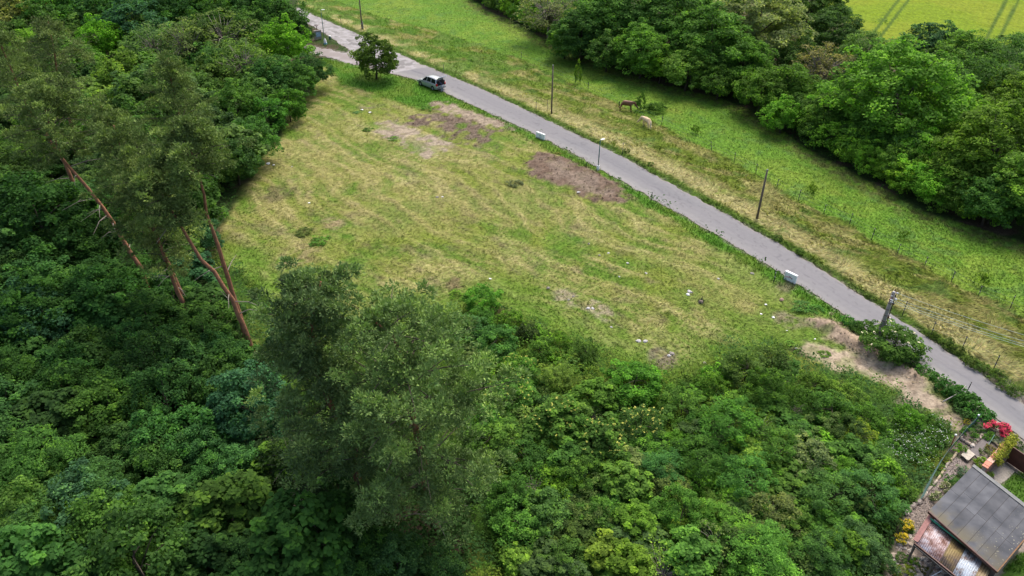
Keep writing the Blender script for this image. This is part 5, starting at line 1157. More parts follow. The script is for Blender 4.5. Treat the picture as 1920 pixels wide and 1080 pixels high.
def scrap(px, py, s, label):
    g = G(px, py); rng = np.random.default_rng(px); z = H_at(g.x, g.y) + .05; V = []
    m = MB(); n = 5; vs = [(s * rng.uniform(.5, 1) * math.cos(k * 6.28 / n), s * rng.uniform(.4, .9) * math.sin(k * 6.28 / n), rng.uniform(0, s * .35)) for k in range(n)] + [(0, 0, s * .3)]
    m.add(vs + [(v[0], v[1], v[2] - .02) for v in vs], [(k, (k + 1) % n, 5) for k in range(n)] + [((k + 1) % n + 6, k + 6, 11) for k in range(n)] + [(k, k + 6, (k + 1) % n + 6, (k + 1) % n) for k in range(n)])
    ob = m.build('paper_scrap', st_w); ob.location = (g.x, g.y, z); tag(ob, label, 'litter')
for px, py, s, nt in [(504, 309, .35, 'white scrap of paper at the left field edge under the dark trees'), (513, 311, .28, 'second white scrap of paper beside the first at the left field edge'), (548, 314, .18, 'small white scrap just inside the left field edge'), (580, 382, .22, 'white scrap in the left part of the mown field'), (679, 207, .3, 'white scrap in the weeds at the field top'), (693, 212, .3, 'crumpled white sheet at the field top right of the other'),
                      (830, 371, .18, 'white scrap right of the dark lump in the field middle'), (919, 526, .16, 'white scrap low in the mown field'), (1436, 572, .22, 'white scrap below the white cabinet'), (1427, 590, .18, 'left white scrap in the rubbish strewn corner'), (1450, 595, .22, 'right white scrap in the rubbish strewn corner'), (1475, 621, .14, 'white scrap at the upper side of the sandy track'), (1528, 637, .12, 'white scrap at the beginning of the sandy ridge'), (1084, 362, .3, 'pale scrap under the dark soil patch'), (1492, 655, .12, 'white pebble like scrap at the track start')]:
    scrap(px, py, s, nt)
g = G(1314, 567); o = thing('hollow_stump', 'hollow burnt tree stump in the grass left of the pale scrap', 'stump', (g.x, g.y, H_at(g.x, g.y)))
MB().tube([(0, 0, -.05), (0, 0, .2), (0, 0, .26), (0, 0, .2), (0, 0, .06)], [.24, .19, .16, .12, .10], 12, cap=False).build('stump_wall', K['wood'], o, smooth=True); MB().tube([(0, 0, .05), (0, 0, .08)], .12, 10).build('hollow', K['black'], o)
MB().tube([(.1, .18, 0), (.12, .26, .3), (.15, .3, .55)], [.05, .035, .01], 6).build('sprout', K['post'], o)
a, m1, b = G(1768, 753, .35), G(1792, 740, .6), G(1811, 722, 1.0); o = tag(MB().tube([(0, 0, 0), m1 - a, G(1800, 736, .7) - a, b - a], [.05, .045, .035, .012], 7).tube([m1 - a, m1 - a + Vector((.5, .1, .35))], [.03, .008], 5).build('fallen_branch', simple('bleached_wood', (.42, .38, .34), .9, var=.2), smooth=True), 'bleached grey branch leaning on the dark post over the verge', 'branch'); o.location = a
# soil clods: crumbs nobody could count
P = scatter(60000, -30, 60, 38, 120); Z = zones(P); s_ = np.minimum.reduce([Z['dc'] + .2, Z['ridge'] + .2, Z['db'] + .4]); P = P[s_ < 0]; Z = zones(P); h = height(P, Z); c = colour(P, Z) * (.8 + .45 * RNG.random(len(P)))[:, None]; r_ = .05 + .12 * RNG.random(len(P)) ** 4
b0 = np.column_stack([P, h]); dirs = [np.array([math.cos(k * 2.09), math.sin(k * 2.09), 0]) for k in range(3)]; ap = b0 + np.column_stack([RNG.normal(0, .02, (len(P), 2)), r_ * .55])
V = np.concatenate([np.stack([b0 + dirs[k] * r_[:, None], b0 + dirs[(k + 1) % 3] * r_[:, None], ap], 1) for k in range(3)]); tag(link('soil_clods', quads('soil_clods', V, MAT['blade'], {'col': np.concatenate([c] * 3)}, k=3)), kind='stuff')
# ------------------------------------------------------------------ the garden and shed at the lower right
def felt_mat():
    m, n, l = nmat('roofing_felt'); b = n['Principled BSDF']; b.inputs['Roughness'].default_value = .85; b.inputs['Specular IOR Level'].default_value = .25
    tc = n.new('ShaderNodeTexCoord'); t = n.new('ShaderNodeTexNoise'); t.inputs['Scale'].default_value = 1.1; t.inputs['Detail'].default_value = 6; l.new(tc.outputs['Object'], t.inputs['Vector'])
    oi = n.new('ShaderNodeObjectInfo')
    r = n.new('ShaderNodeValToRGB'); e = r.color_ramp.elements; e[0].position = .32; e[0].color = (.06, .065, .074, 1); e[1].position = .68; e[1].color = (.115, .12, .13, 1); l.new(t.outputs['Fac'], r.inputs[0])
    # moss stains and pale lichen spots, thicker towards the far lower corner
    sx = n.new('ShaderNodeSeparateXYZ'); l.new(tc.outputs['Object'], sx.inputs[0])
    g1 = n.new('ShaderNodeMapRange'); g1.inputs[1].default_value = 2.0; g1.inputs[2].default_value = 5.5; l.new(sx.outputs['X'], g1.inputs[0])
    v = n.new('ShaderNodeTexVoronoi'); v.inputs['Scale'].default_value = 5.5; l.new(tc.outputs['Object'], v.inputs['Vector'])
    sp = n.new('ShaderNodeMath'); sp.operation = 'LESS_THAN'; sp.inputs[1].default_value = .22; l.new(v.outputs['Distance'], sp.inputs[0])
    t3 = n.new('ShaderNodeTexNoise'); t3.inputs['Scale'].default_value = .9; t3.inputs['Detail'].default_value = 3; l.new(tc.outputs['Object'], t3.inputs['Vector'])
    th = n.new('ShaderNodeMapRange'); th.inputs[1].default_value = .4; th.inputs[2].default_value = .56; l.new(t3.outputs['Fac'], th.inputs[0])
    m1 = n.new('ShaderNodeMath'); m1.operation = 'MULTIPLY'; l.new(sp.outputs[0], m1.inputs[0]); l.new(th.outputs[0], m1.inputs[1])
    m2 = n.new('ShaderNodeMath'); m2.operation = 'MULTIPLY'; l.new(m1.outputs[0], m2.inputs[0]); l.new(g1.outputs[0], m2.inputs[1])
    mx = n.new('ShaderNodeMix'); mx.data_type = 'RGBA'; l.new(m2.outputs[0], mx.inputs[0]); l.new(r.outputs[0], mx.inputs[6]); mx.inputs[7].default_value = (.42, .40, .28, 1)
    m3 = n.new('ShaderNodeMath'); m3.operation = 'MULTIPLY'; l.new(th.outputs[0], m3.inputs[0]); g2 = n.new('ShaderNodeMapRange'); g2.inputs[1].default_value = 1.6; g2.inputs[2].default_value = .0; l.new(sx.outputs['Y'], g2.inputs[0]); l.new(g2.outputs[0], m3.inputs[1])
    mz = n.new('ShaderNodeMix'); mz.data_type = 'RGBA'; l.new(m3.outputs[0], mz.inputs[0]); l.new(mx.outputs[2], mz.inputs[6]); mz.inputs[7].default_value = (.125, .112, .075, 1)
    br = n.new('ShaderNodeMapRange'); br.inputs[3].default_value = .86; br.inputs[4].default_value = 1.14; l.new(oi.outputs['Random'], br.inputs[0])
    vm = n.new('ShaderNodeVectorMath'); vm.operation = 'SCALE'; l.new(mz.outputs[2], vm.inputs[0]); l.new(br.outputs[0], vm.inputs['Scale']); l.new(vm.outputs[0], b.inputs['Base Color'])
    return m
K['felt'] = felt_mat()
ZR = 2.55
A_, B_, D_ = G(1742, 957, ZR), G(1821, 880, ZR), G(1868, 1067, ZR)
ex = (D_ - A_); LX = ex.length; ex.normalize(); ey = (B_ - A_); ey = ey - ex * ey.dot(ex) * 1.0; LY = ey.length; ey.normalize()
shear = (B_ - A_).dot(ex)
saz = math.atan2(ex.y, ex.x)
o = thing('garden_shed', 'low garden shed with a flat grey felt roof at the lower right corner', 'shed', (A_.x, A_.y, 0), saz)
# local x runs along the long lower edge, local y along the short left edge
flip = 1 if ex.cross(ey).z > 0 else -1
def SP(u, v, z): return (u * LX + v * shear, flip * v * LY, z)   # u,v in 0..1 (+) of the roof
slope = lambda v: ZR + .28 * v
def slab(m, u0, u1, v0, v1, z0, t):
    a = [SP(u0, v0, z0 + .28 * v0), SP(u1, v0, z0 + .28 * v0), SP(u1, v1, z0 + .28 * v1), SP(u0, v1, z0 + .28 * v1)]
    vs = [(p[0], p[1], p[2] - t) for p in a] + a; fs = [(3, 2, 1, 0), (4, 5, 6, 7), (0, 1, 5, 4), (1, 2, 6, 5), (2, 3, 7, 6), (3, 0, 4, 7)]
    if flip < 0: fs = [f[::-1] for f in fs]
    return m.add(vs, fs)
U1 = 1.02
roof_ = slab(MB(), 0, U1, 0, 1.0, ZR - .012, .10).build('roof', K['brown_steel'], o)
ns = 7
for k in range(ns):
    u0, u1 = k / ns * U1, (k + 1) / ns * U1 - .002
    for j, (va, vb) in enumerate(((0, .47 + .1 * math.sin(k * 2)), (.47 + .1 * math.sin(k * 2), 1.0))):
        slab(MB(), u0, u1 - .0015, va + (.002 if j else -.01), vb if j == 0 else 1.0, ZR + .004 + .007 * (k % 2) + .002 * j, .012).build('felt_sheet', K['felt'], roof_)
        if u1 < U1 - .01: slab(MB(), u1 - .0026, u1 + .0010, va + .002, vb - .002, ZR + .0135 + .001 * j, .006).build('bitumen_seam', K['black'], roof_)
slab(MB(), -.004, U1, .985, 1.035, ZR + .06, .08).build('flashing', simple('grey_flashing', (.085, .095, .10), .5, metal=.3, var=.2), o)
slab(MB(), -.002, U1, -.022, -.003, ZR + .01, .16).build('fascia', K['brown_steel'], o)
slab(MB(), U1, U1 + .012, -.02, 1.0, ZR + .01, .14).build('fascia', simple('tan_timber_edge', (.2, .11, .05), .8, var=.2), o)
wl_ = slab(MB(), .03, U1 - .03, .04, .96, ZR - .13, ZR - .13).build('wall', simple('shed_wall', (.24, .20, .16), .9, var=.15), o)
for k in range(26):
    u = .035 + k * .0375
    if u < U1 - .03: slab(MB(), u, u + .036, .036, .0395, ZR - .14, ZR - .2).build('wall_board', K['wood'], wl_)
# lean-to of corrugated sheets in front of the shed
ZL = 2.05
P_, Q_, R_ = G(1744, 974, ZL), G(1717, 1019, ZL - .22), G(1857, 1061, ZL)
S_ = Q_ + (R_ - P_)
o2 = thing('lean_to_roof', 'rusty lean to roof of four corrugated sheets in front of the felt roofed shed', 'lean-to', (P_.x, P_.y, 0), 0)
def corr(f0, f1, mat, dz, nw):
    m = MB(); n = nw * 6; vs = []
    for i in range(n + 1):
        f = f0 + (f1 - f0) * i / n; z = .026 * math.sin(i / 6 * 2 * math.pi) + dz
        for g_ in (0, .5, 1.0): p = (P_.lerp(R_, f)).lerp(Q_.lerp(S_, f), g_); vs.append((p.x - P_.x, p.y - P_.y, p.z + z))
    fs = [(i * 3 + j, i * 3 + j + 1, i * 3 + j + 4, i * 3 + j + 3) for i in range(n) for j in range(2)]
    ob = m.add(vs, fs).build('corrugated_sheet', mat, o2, smooth=True); s_ = ob.modifiers.new('t', 'SOLIDIFY'); s_.thickness = .006; s_.offset = -1
    return ob
def worn(name, a, b, c, scl=1.4):
    m, n, l = nmat(name); bs = n['Principled BSDF']; bs.inputs['Roughness'].default_value = .65
    tc = n.new('ShaderNodeTexCoord'); t = n.new('ShaderNodeTexNoise'); t.inputs['Scale'].default_value = scl; t.inputs['Detail'].default_value = 8; t.inputs['Roughness'].default_value = .65; l.new(tc.outputs['Object'], t.inputs['Vector'])
    r = n.new('ShaderNodeValToRGB'); e = r.color_ramp.elements; e[0].position = .38; e[0].color = (*a, 1); e[1].position = .62; e[1].color = (*c, 1); x = e.new(.5); x.color = (*b, 1)
    l.new(t.outputs['Fac'], r.inputs[0]); l.new(r.outputs[0], bs.inputs['Base Color']); return m
for k, (f0, f1, mt, lb) in enumerate(((0, .40, worn('worn_red_sheet', (.16, .08, .06), (.36, .26, .25), (.50, .47, .50), 2.2), 'worn pinkish corrugated sheet'), (.40, .62, worn('mossy_sheet', (.09, .065, .05), (.17, .12, .05), (.26, .2, .08)), 'mossy brown corrugated sheet'),
                                     (.62, .89, worn('pale_blue_sheet', (.2, .15, .13), (.40, .44, .48), (.52, .58, .64), 2.0), 'pale blue worn corrugated sheet'), (.89, 1.02, worn('tan_sheet', (.15, .10, .05), (.25, .19, .10), (.36, .29, .17)), 'tan corrugated sheet'))):
    corr(f0 - .004, f1 + .004, mt, .012 * (k % 2), int((f1 - f0) * 36))['label'] = lb
def LP(f, g_, dz=0): p = P_.lerp(R_, f).lerp(Q_.lerp(S_, f), g_); return Vector((p.x - P_.x, p.y - P_.y, p.z + dz))
MB().bar(LP(-.012, -.16, .1), LP(-.02, .98, .1), .30, .04).build('barge_board', K['pink_board'], o2)
MB().bar(LP(-.02, 1.02, -.02), LP(1.05, 1.02, -.02), .09, .12).build('eaves_beam', K['brown_steel'], o2)
MB().bar(LP(-.02, 1.07, -.06), LP(1.05, 1.07, -.06), .07, .05).build('black_gutter', K['post'], o2)
for f in (.0, .33, .66, 1.0): MB().bar(LP(f, .97, -.06), Vector((LP(f, .97).x, LP(f, .97).y, 0)), .1).build('support_post', K['wood'], o2)
for g_ in (.15, .85): MB().bar(LP(0, g_, -.07), LP(1.0, g_, -.07), .05, .06).build('purlin', K['wood'], o2)
gt = tag(MB().tube([LP(0, .02, .12), LP(.5, .015, .11), LP(1.0, .01, .10)], .06, 8).build('rain_gutter', simple('green_gutter', (.04, .30, .17), .4), smooth=True), 'bright green gutter between the felt roof and the corrugated lean to', 'gutter'); gt.location = (P_.x, P_.y, 0)
for k, (f0, f1, w) in enumerate(((.05, .18, .12), (.2, .42, .2), (.42, .58, .17))):
    rng = random.Random(k); m = MB(); pts = []
    for i in range(9):
        f = f0 + (f1 - f0) * i / 8; a_ = LP(f, .0, .14 + rng.uniform(0, .05)); b_ = LP(f, .0 - w * (.5 + .5 * math.sin(i / 8 * 3.14)), .22 + rng.uniform(0, .12)); pts += [tuple(a_), tuple(b_)]
    m.add(pts, [(i * 2, i * 2 + 1, i * 2 + 3, i * 2 + 2) for i in range(8)]); s_ = m.build('white_foil', K['white']); s_.location = (P_.x, P_.y, 0); s_.modifiers.new('s', 'SOLIDIFY').thickness = .01
    tag(s_, ['small crumpled white foil at the upper gutter end', 'long white foil tucked under the felt roof edge', 'white foil nearest the pale blue corrugated sheet'][k], 'foil', 'white foil pieces behind the green gutter')
g = G(1861, 1064, .9); tag(MB().box((0, 0, .45), (.55, .4, .9)).build('blue_barrel', simple('blue_plastic', (.16, .22, .42), .5), bevel=.05), 'blue plastic bin squeezed under the corner of the felt roof', 'bin').location = (g.x, g.y, 0)
g = G(1914, 1047); o3 = thing('satellite_dish', 'white satellite dish on a mast beside the shed at the right edge', 'satellite dish', (g.x + .35, g.y, 0), math.radians(200))
MB().tube([(0, 0, 0), (0, 0, 1.2)], .03, 8).build('mast', K['grey_metal'], o3)
ds = MB(); ds.tube([(0, .02, 1.28), (0, .0, 1.27), (0, -.06, 1.24), (0, -.1, 1.2)], [.05, .16, .27, .32], 24, cap=False); ds.f.append(tuple(range(24))[::-1]); q = ds.build('dish', K['white'], o3, smooth=True); q.modifiers.new('s', 'SOLIDIFY').thickness = .01
MB().tube([(0, -.08, .95), (0, -.45, 1.28)], .014, 6).build('arm', K['grey_metal'], o3); MB().box((0, -.46, 1.3), (.06, .1, .06)).build('receiver', K['grey_metal'], o3)
p0, p1 = G(1738, 1085, .3), G(1766, 1070, .9); tag(MB().tube([(0, 0, 0), p1 - p0], [.03, .025], 7).build('white_stick', K['lamp_white']), 'white stick propped over the rock garden at the bottom edge', 'stick').location = p0

# brick wall with red tile coping, ivy, gate
WZ = 1.15
wa, wb = G(1846, 876, WZ), G(1896, 823, WZ); d = wb - wa; L = Vector((d.x, d.y, 0)).length; az = math.atan2(d.y, d.x)
o4 = thing('garden_wall', 'low brick garden wall with a red tile coping half covered by yellow green ivy', 'wall', (wa.x, wa.y, 0), az)
br = simple('brick_masonry', (.33, .18, .13), .9, var=.25); tl_a = simple('red_coping_tile', (.50, .21, .14), .8, var=.2); tl_b = simple('pale_coping_tile', (.52, .33, .25), .8, var=.2)
core = MB().box((L / 2, 0, WZ / 2 - .03), (L - .02, .24, WZ - .1)).build('masonry', simple('mortar', (.33, .3, .26), .95), o4)
bm1 = bpy.data.meshes.new('brick'); x_ = MB().box((0, 0, 0), (.25, .03, .085)); bm1.from_pydata(x_.v, [], x_.f); bm1.materials.append(br)
for r_ in range(10):
    for k in range(int(L / .27)):
        for s in (-1, 1):
            b_ = bpy.data.objects.new('brick', bm1); col.objects.link(b_); b_.parent = o4; b_.location = (.15 + k * .27 + (r_ % 2) * .1, s * .13, .07 + r_ * .102)
nt_ = int(L / .24)
for k in range(nt_): MB().box(((k + .5) * L / nt_, 0, WZ + .012 * (k % 2)), (L / nt_ - .015, .40, .06)).build('coping_tile', tl_b if k in (3, 4, 8) else tl_a, o4, bevel=.012)
def leafmass(name, pts, rad, n, leaf, c, label, cat, seed, parent=None, flat=.6):
    rng = np.random.default_rng(seed); I = rng.integers(0, len(pts), n); e = unit(rng.normal(0, 1, (n, 3)) + [0, 0, .4]); X = np.array([tuple(p) for p in pts])[I] + e * (rad * (.3 + .7 * rng.random(n)))[:, None] * np.array([1, 1, flat]); X[:, 2] = np.maximum(X[:, 2], .03)
    me = leaves(name, X, e, leaf, .75, rng, np.clip(rng.normal(.45, .22, n), 0, 1), MAT['leaf']); o_ = link(name, me, parent); o_.color = (*c, 1)
    return tag(o_, label, cat) if label else o_
iv = [wa.lerp(wb, .35 + .65 * k / 14) + Vector((math.sin(az), -math.cos(az), 0)) * (.12 + .1 * math.sin(k)) * 1 + Vector((0, 0, -.35 * (k % 3) + .1)) for k in range(15)]
iv += [wa.lerp(wb, .75 + .3 * k / 5) + Vector((math.sin(az), -math.cos(az), 0)) * .1 + Vector((0, 0, .15)) for k in range(6)]
leafmass('ivy', iv, .42, 2600, .12, (.24, .27, .045), 'yellow green ivy tumbling over the right side of the brick wall', 'ivy', 5)
ga, gb = G(1887, 866), G(1990, 938); d = gb - ga; L = d.length; o5 = thing('steel_gate', 'dark brown sheet steel gate behind the ivy covered wall at the right edge', 'gate', obj_at(ga), math.atan2(d.y, d.x))
for k in range(3): MB().box(((k + .5) * L / 3, 0, .72), (L / 3 - .03, .05, 1.3)).build('gate_leaf', K['brown_steel'], o5)
for k in range(4): MB().box((k * L / 3, 0, .7), (.07, .09, 1.42)).build('gate_post', K['brown_steel'], o5)
MB().box((L / 2, 0, 1.40), (L, .08, .06)).build('top_rail', K['brown_steel'], o5); MB().box((L * .31, -.05, .8), (.03, .05, .14)).build('handle', K['grey_metal'], o5)
# pavement beyond the gate wall, slab, steps
def flat(name, px, z, mat, label, cat, th=.06, kind=None):
    P = [G(x, y, z) for x, y in px]; c = P[0]; q = [(p.x - c.x, p.y - c.y) for p in P]; ar = sum(q[i][0] * q[(i + 1) % len(q)][1] - q[(i + 1) % len(q)][0] * q[i][1] for i in range(len(q)))
    if ar < 0: q = q[::-1]
    o_ = MB().prism(q, z - th, z).build(name, mat); o_.location = (c.x, c.y, 0); return tag(o_, label, cat, kind=kind)
flat('concrete_slab', [(1846, 819), (1859, 826), (1832, 858), (1819, 843)], .08, simple('dark_concrete', (.15, .135, .13), .9, var=.15), 'dark grey concrete slab between the stone border and the brick wall', 'slab')
flat('yard_paving', [(1860, 885), (1882, 868), (1905, 885), (1940, 912), (1905, 884), (1870, 914)], .03, K['concrete'], None, None, kind='structure')
def planks(name, pa, pb, pc, n, label, z=.25):
    a, b, c = G(*pa, z), G(*pb, z), G(*pc, z); u = (b - a); v = (c - a) / n; az = math.atan2(u.y, u.x); o_ = thing(name, label, 'steps', (a.x, a.y, 0), 0)
    for k in range(n):
        p = v * (k + .5); MB().bar(p + Vector((0, 0, z - .05 * k * .6)), p + u + Vector((0, 0, z - .05 * k * .6)), v.length * .86, .05).build('plank', simple('pale_planks', (.42, .38, .32), .9, var=.2) if k == 0 else bpy.data.materials['pale_planks'], o_)
    for s in (0.02, .98): MB().bar(u * s + Vector((0, 0, .1)), u * s + v * n + Vector((0, 0, .02)), .05, .12).build('stringer', K['wood'], o_)
planks('wooden_steps', (1802, 853), (1815, 864), (1817, 839), 6, 'pale wooden steps at the upper end of the gravel path')
# edgings of short logs and stones
def row_of(name, px, size, mats, label, cat, each, wood=False, z=0):
    P = [G(*p) for p in px]; o_ = thing(name, label, cat, (P[0].x, P[0].y, 0)); rng = random.Random(len(px) * 7 + int(px[0][0])); acc = 0
    for a, b in zip(P[:-1], P[1:]):
        L = (b - a).length; n = max(1, int(L / size)); dv = (b - a) / n; az = math.atan2(dv.y, dv.x)
        for k in range(n):
            c = a + dv * (k + .5) - P[0]; w = dv.length
            if wood: q = MB().tube([(-w * .49, 0, 0), (-w * .1, rng.uniform(-.02, .02), .015), (w * .49, 0, 0)], [.085, .095, .08], 8)
            else:
                q = MB().tube([(-w * .48, 0, 0), (-w * .3, rng.uniform(-.03, .03), .02), (w * .3, rng.uniform(-.03, .03), .03), (w * .47, 0, 0)], [size * .2, size * rng.uniform(.38, .5), size * rng.uniform(.38, .5), size * .2], 7)
            ob = q.build(each, mats[rng.randrange(len(mats))], o_, smooth=wood); ob.location = (c.x, c.y, .08 + z); ob.rotation_euler = (rng.uniform(-.4, .4), 0, az + rng.uniform(-.1, .1))
    return o_
lg = [simple('sandy_log', (.40, .33, .22), .9, var=.25), simple('grey_log', (.33, .29, .24), .9, var=.25)]; sn = [simple('sandstone', (.36, .30, .24), .95, var=.3), simple('lime_stone', (.45, .41, .36), .95, var=.25), simple('rock_grey', (.24, .21, .19), .95, var=.3)]
row_of('log_edging', [(1794, 851), (1784, 862), (1773, 876), (1763, 892), (1756, 902), (1747, 913), (1738, 924), (1729, 938)], .5, lg, 'row of pale logs edging the upper side of the gravel path', 'edging', 'log', True)
row_of('stone_border', [(1842, 805), (1847, 812), (1838, 820), (1828, 829), (1820, 840)], .32, sn, 'rough stone border left of the dark concrete slab', 'edging', 'stone')
row_of('stone_border', [(1804, 816), (1800, 824), (1809, 829), (1820, 836)], .26, sn, 'small stone edge around the green plant bed by the wooden steps', 'edging', 'stone')
row_of('stone_border', [(1728, 940), (1717, 947), (1706, 955), (1697, 967)], .36, sn, 'pale stones where the log edging ends above the yellow broom', 'edging', 'stone')
row_of('timber_edging', [(1832, 858), (1846, 870)], .9, lg, 'short timber at the lower end of the slab bed', 'edging', 'board', True)
row_of('timber_edging', [(1856, 822), (1872, 838)], .8, lg, 'timber edge right of the slab beside the red flowering shrub', 'edging', 'board', True)
rr = random.Random(8); rk = thing('rock_garden', 'heap of rough brown and pale rocks left of the corrugated lean to', 'rocks', obj_at(G(1700, 1030)))
c0 = G(1700, 1030); nrk = 0
RK = W([(1700, 990), (1722, 1012), (1760, 1045), (1800, 1085), (1690, 1095), (1672, 1040), (1684, 1010)])
while nrk < 150:
    px, py = rr.uniform(1665, 1800), rr.uniform(985, 1095); g = G(px, py)
    if sdf(np.array([[g.x, g.y]]), RK)[0] > 0: continue
    nrk += 1; s = rr.uniform(.09, .26); rng = np.random.default_rng(nrk); n = 6
    m = MB().tube([(0, 0, -.06), (rng.normal(0, .02), 0, s * .25), (rng.normal(0, .02), 0, s * .55)], [s, s * rng.uniform(.8, 1.1), s * rng.uniform(.4, .7)], 6)
    ob = m.build('rock', sn[rr.randrange(3)], rk); ob.location = (g.x - c0.x, g.y - c0.y, 0); ob.rotation_euler = (rr.uniform(-.3, .3), rr.uniform(-.3, .3), rr.random() * 6); ob.scale = (1, rr.uniform(.5, 1), 1)
# pebbles of the path (stuff)
GP = W([(1800, 862), (1812, 872), (1790, 893), (1770, 915), (1748, 948), (1738, 965), (1718, 1000), (1690, 985), (1700, 965), (1728, 944), (1745, 918), (1770, 882), (1790, 858)])
pp_ = np.stack([RNG.uniform(GP[:, 0].min(), GP[:, 0].max(), 24000), RNG.uniform(GP[:, 1].min(), GP[:, 1].max(), 24000)], 1); pp_ = pp_[sdf(pp_, GP) < 0][:9000]; nP = len(pp_); az_ = RNG.random(nP) * 6.28; s_ = .03 + .05 * RNG.random(nP)
t_ = np.stack([np.cos(az_), np.sin(az_), RNG.normal(0, .25, nP)], 1) * s_[:, None]; u_ = np.stack([-np.sin(az_), np.cos(az_), RNG.normal(0, .25, nP)], 1) * (s_ * .7)[:, None]; b_ = np.column_stack([pp_, .03 + .02 * RNG.random(nP)])
tag(link('gravel', quads('gravel', np.stack([b_ - t_, b_ - u_, b_ + t_, b_ + u_], 1), MAT['blade'], {'col': np.array([.33, .28, .26]) * (.45 + 1.0 * RNG.random(nP))[:, None]})), kind='stuff')
# green mesh fence with two knobbed posts
FL = [(1826, 796), (1816, 806), (1803, 818), (1790, 833), (1779, 845), (1766, 861), (1755, 877), (1746, 893), (1738, 908), (1730, 926), (1722, 942)]
F_ = [G(*p) for p in FL]; o6 = thing('mesh_fence', 'sagging green wire mesh fence between the grass and the garden path', 'fence', obj_at(F_[0]))
gm = simple('green_mesh', (.02, .10, .085), .5); m = MB(); hts = [1.0, .95, .9, .85, .75, .65, .6, .55, .5, .5, .5]; lean = Vector((.25, .1, 0))
for a, b, ha, hb in zip(F_[:-1], F_[1:], hts[:-1], hts[1:]):
    a = a - F_[0]; b = b - F_[0]
    for k in range(8): f = k / 7; m.bar(a + Vector((lean.x * f, lean.y * f, ha * f + .03)), b + Vector((lean.x * f, lean.y * f, hb * f + .03)), .013)
    n = int((b - a).length / .09)
    for k in range(n): f = k / n; p = a.lerp(b, f); h = ha + (hb - ha) * f; m.bar(p, p + Vector((lean.x, lean.y, h + .03)), .012)
m.build('mesh_panel', gm, o6)
for (bx_, tx_, mt, nm) in (((1822, 801), (1835, 779), K['green_metal'], 'green post with a white knob'), ((1780, 842), (1792, 816), K['red_paint'], 'red post with a white knob')):
    b0_ = G(*bx_); t0 = axis(b0_, tx_) - F_[0]; b1 = b0_ - F_[0]; pq = MB().tube([b1, t0], .035, 8).build('fence_post', mt, o6); pq['label'] = nm
    MB().tube([t0 + Vector((0, 0, -.05)), t0 + Vector((0, 0, .0)), t0 + Vector((0, 0, .07)), t0 + Vector((0, 0, .1))], [.03, .075, .07, .02], 12).build('knob', K['white'], pq, smooth=True)
p0, p1 = G(1851, 838, .1), G(1865, 815, .8); tag(MB().tube([(0, 0, 0), p1 - p0], .022, 6).build('garden_stake', simple('pale_green_stake', (.25, .45, .33), .6)), 'pale green stake leaning beside the red flowering shrub', 'stake').location = p0
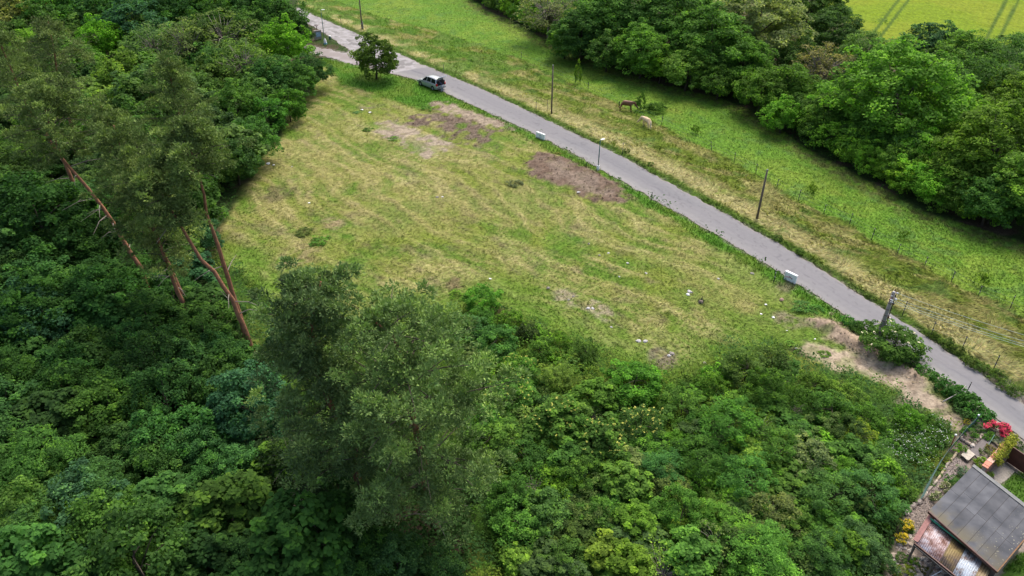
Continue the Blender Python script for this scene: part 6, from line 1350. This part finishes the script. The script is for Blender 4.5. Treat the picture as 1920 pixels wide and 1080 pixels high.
# garden plants
TINT[0] = 1.5
RED = simple('crimson_petals', (.48, .012, .055), .7, var=.25); YEL = simple('yellow_petals', (.62, .46, .015), .8, var=.2); YT = simple('yellow_shoot_tips', (.36, .38, .06), .8, var=.2); PUR = simple('orange_petals', (.55, .16, .03), .8)
rs_ = crownbush(1872, 803, 19, (.04, .085, .02), 'crimson flowering shrub beside the road at the garden corner', 'small', 1.5, 'rose_shrub', RED, 560, .1)
for px, py, r, c, k, lb, hr, fl, nfl in [
    (1798, 839, 12, (.075, .15, .02), 'herb', 'fresh green round bush beside the red post', 1.3, None, 0), (1842, 868, 13, (.11, .18, .02), 'herb', 'bright yellow green bush at the top corner of the felt roof', 1.2, None, 0), (1851, 889, 10, (.12, .19, .022), 'herb', 'bright bush between the felt roof edge and the brick wall', 1.1, None, 0),
    (1806, 882, 12, (.07, .12, .09), 'herb', 'bluish spiky plant above the felt roof', 1.0, None, 0), (1787, 902, 14, (.04, .11, .03), 'herb', 'green bush at the upper left edge of the felt roof', 1.1, None, 0), (1776, 913, 11, (.12, .15, .08), 'herb', 'pale variegated bush left of the felt roof', 1.1, ELD, 30), (1757, 931, 12, (.10, .14, .07), 'herb', 'pale flecked bush near the roof corner over the path', 1.1, ELD, 30),
    (1818, 812, 15, (.05, .12, .025), 'herb', 'green plant in the stone edged bed', 1.1, None, 0), (1830, 803, 11, (.04, .09, .03), 'herb', 'dark plant at the back of the stone edged bed', 1.2, None, 0), (1853, 815, 12, (.06, .15, .02), 'herb', 'grassy plant left of the crimson shrub', .9, None, 0), (1868, 826, 10, (.14, .17, .14), 'herb', 'silvery grey plant below the crimson shrub', .8, None, 0),
    (1890, 812, 10, (.05, .11, .025), 'herb', 'green plant right of the crimson shrub by the road', 1.2, None, 0), (1908, 832, 11, (.045, .10, .025), 'herb', 'green bush at the roadside above the steel gate', 1.2, None, 0), (1848, 848, 10, (.075, .10, .05), 'herb', 'loose greyish plant in the slab bed', .8, None, 0), (1858, 840, 9, (.12, .13, .04), 'herb', 'straw coloured plant beside the brick wall', .8, None, 0),
    (1766, 877, 8, (.07, .14, .03), 'herb', 'small plants above the log edging, upper one', .8, PUR, 8), (1759, 888, 7, (.06, .12, .03), 'herb', 'small plants above the log edging, lower one', .8, None, 0), (1776, 862, 8, (.08, .13, .03), 'herb', 'small plant under the mesh fence', .8, PUR, 6), (1745, 905, 8, (.05, .11, .03), 'herb', 'small plant at the lower mesh fence', .8, None, 0),
    (1813, 791, 7, (.10, .12, .03), 'herb', 'small yellow and orange flowers at the mesh fence top', .8, YEL, 60),
    (1701, 985, 13, (.12, .15, .02), 'herb', 'upper bright yellow flowering cushion by the rocks', 1.3, YEL, 330), (1693, 1010, 11, (.12, .15, .02), 'herb', 'lower bright yellow flowering cushion by the rocks', 1.2, YEL, 300), (1708, 992, 9, (.045, .11, .03), 'herb', 'green cushion right of the yellow one', 1.0, None, 0),
    (1713, 1052, 11, (.07, .16, .02), 'herb', 'light green cushion in the rock garden', .9, None, 0), (1737, 1071, 10, (.10, .11, .02), 'herb', 'olive cushion in the rock garden at the bottom', .9, None, 0), (1690, 1045, 12, (.06, .12, .04), 'herb', 'grey green cushion at the left of the rock garden', .9, None, 0), (1703, 1068, 12, (.11, .15, .02), 'herb', 'yellow green plant at the bottom of the rock garden', .9, None, 0), (1684, 1070, 12, (.09, .13, .03), 'herb', 'yellowish plant left bottom of the rock garden', 1.0, None, 0),
    (1675, 985, 18, (.04, .09, .03), 'herb', 'dark green plant left of the yellow cushions', 1.2, None, 0)]:
    crownbush(px, py, r, c, lb, k, hr, 'garden_plant', fl, nfl, .05, 2.2, 'plant')
rr = random.Random(77); n = 0
while n < 44:
    px, py = rr.gauss(1712, 30), rr.gauss(828, 26)
    if not (1655 < px < 1772 and 775 < py < 885) or px > 1772 - (py - 800) * .35: continue
    n += 1; crownbush(px, py, rr.uniform(10, 16), (.05, .12, .026), 'knee high herb with small white flowers on the slope left of the mesh fence', 'herb', 1.0, 'flowering_herb', WHT, 22, .035, 1.2, 'plant')['group'] = 'white flowering herbs'
for ob in list(bpy.data.objects):
    lb = ob.get('label') or ''
    if 'yellow shoot tips' in lb or 'dark green bush in the thicket centre' in lb or 'greyish green bush in the thicket centre' in lb:
        rng = np.random.default_rng(len(lb)); ch = [k for k in ob.children if k.name.startswith('crown')][0]; nv_ = len(ch.data.vertices); co = np.empty(nv_ * 3, np.float32); ch.data.vertices.foreach_get('co', co); co = co.reshape(-1, 3); w = co[co[:, 2] > np.quantile(co[:, 2], .6)]
        flowers(ob, w[rng.choice(len(w), 90, replace=False)] + [0, 0, .06], YT, .1, rng, 'shoot_tips', 4)
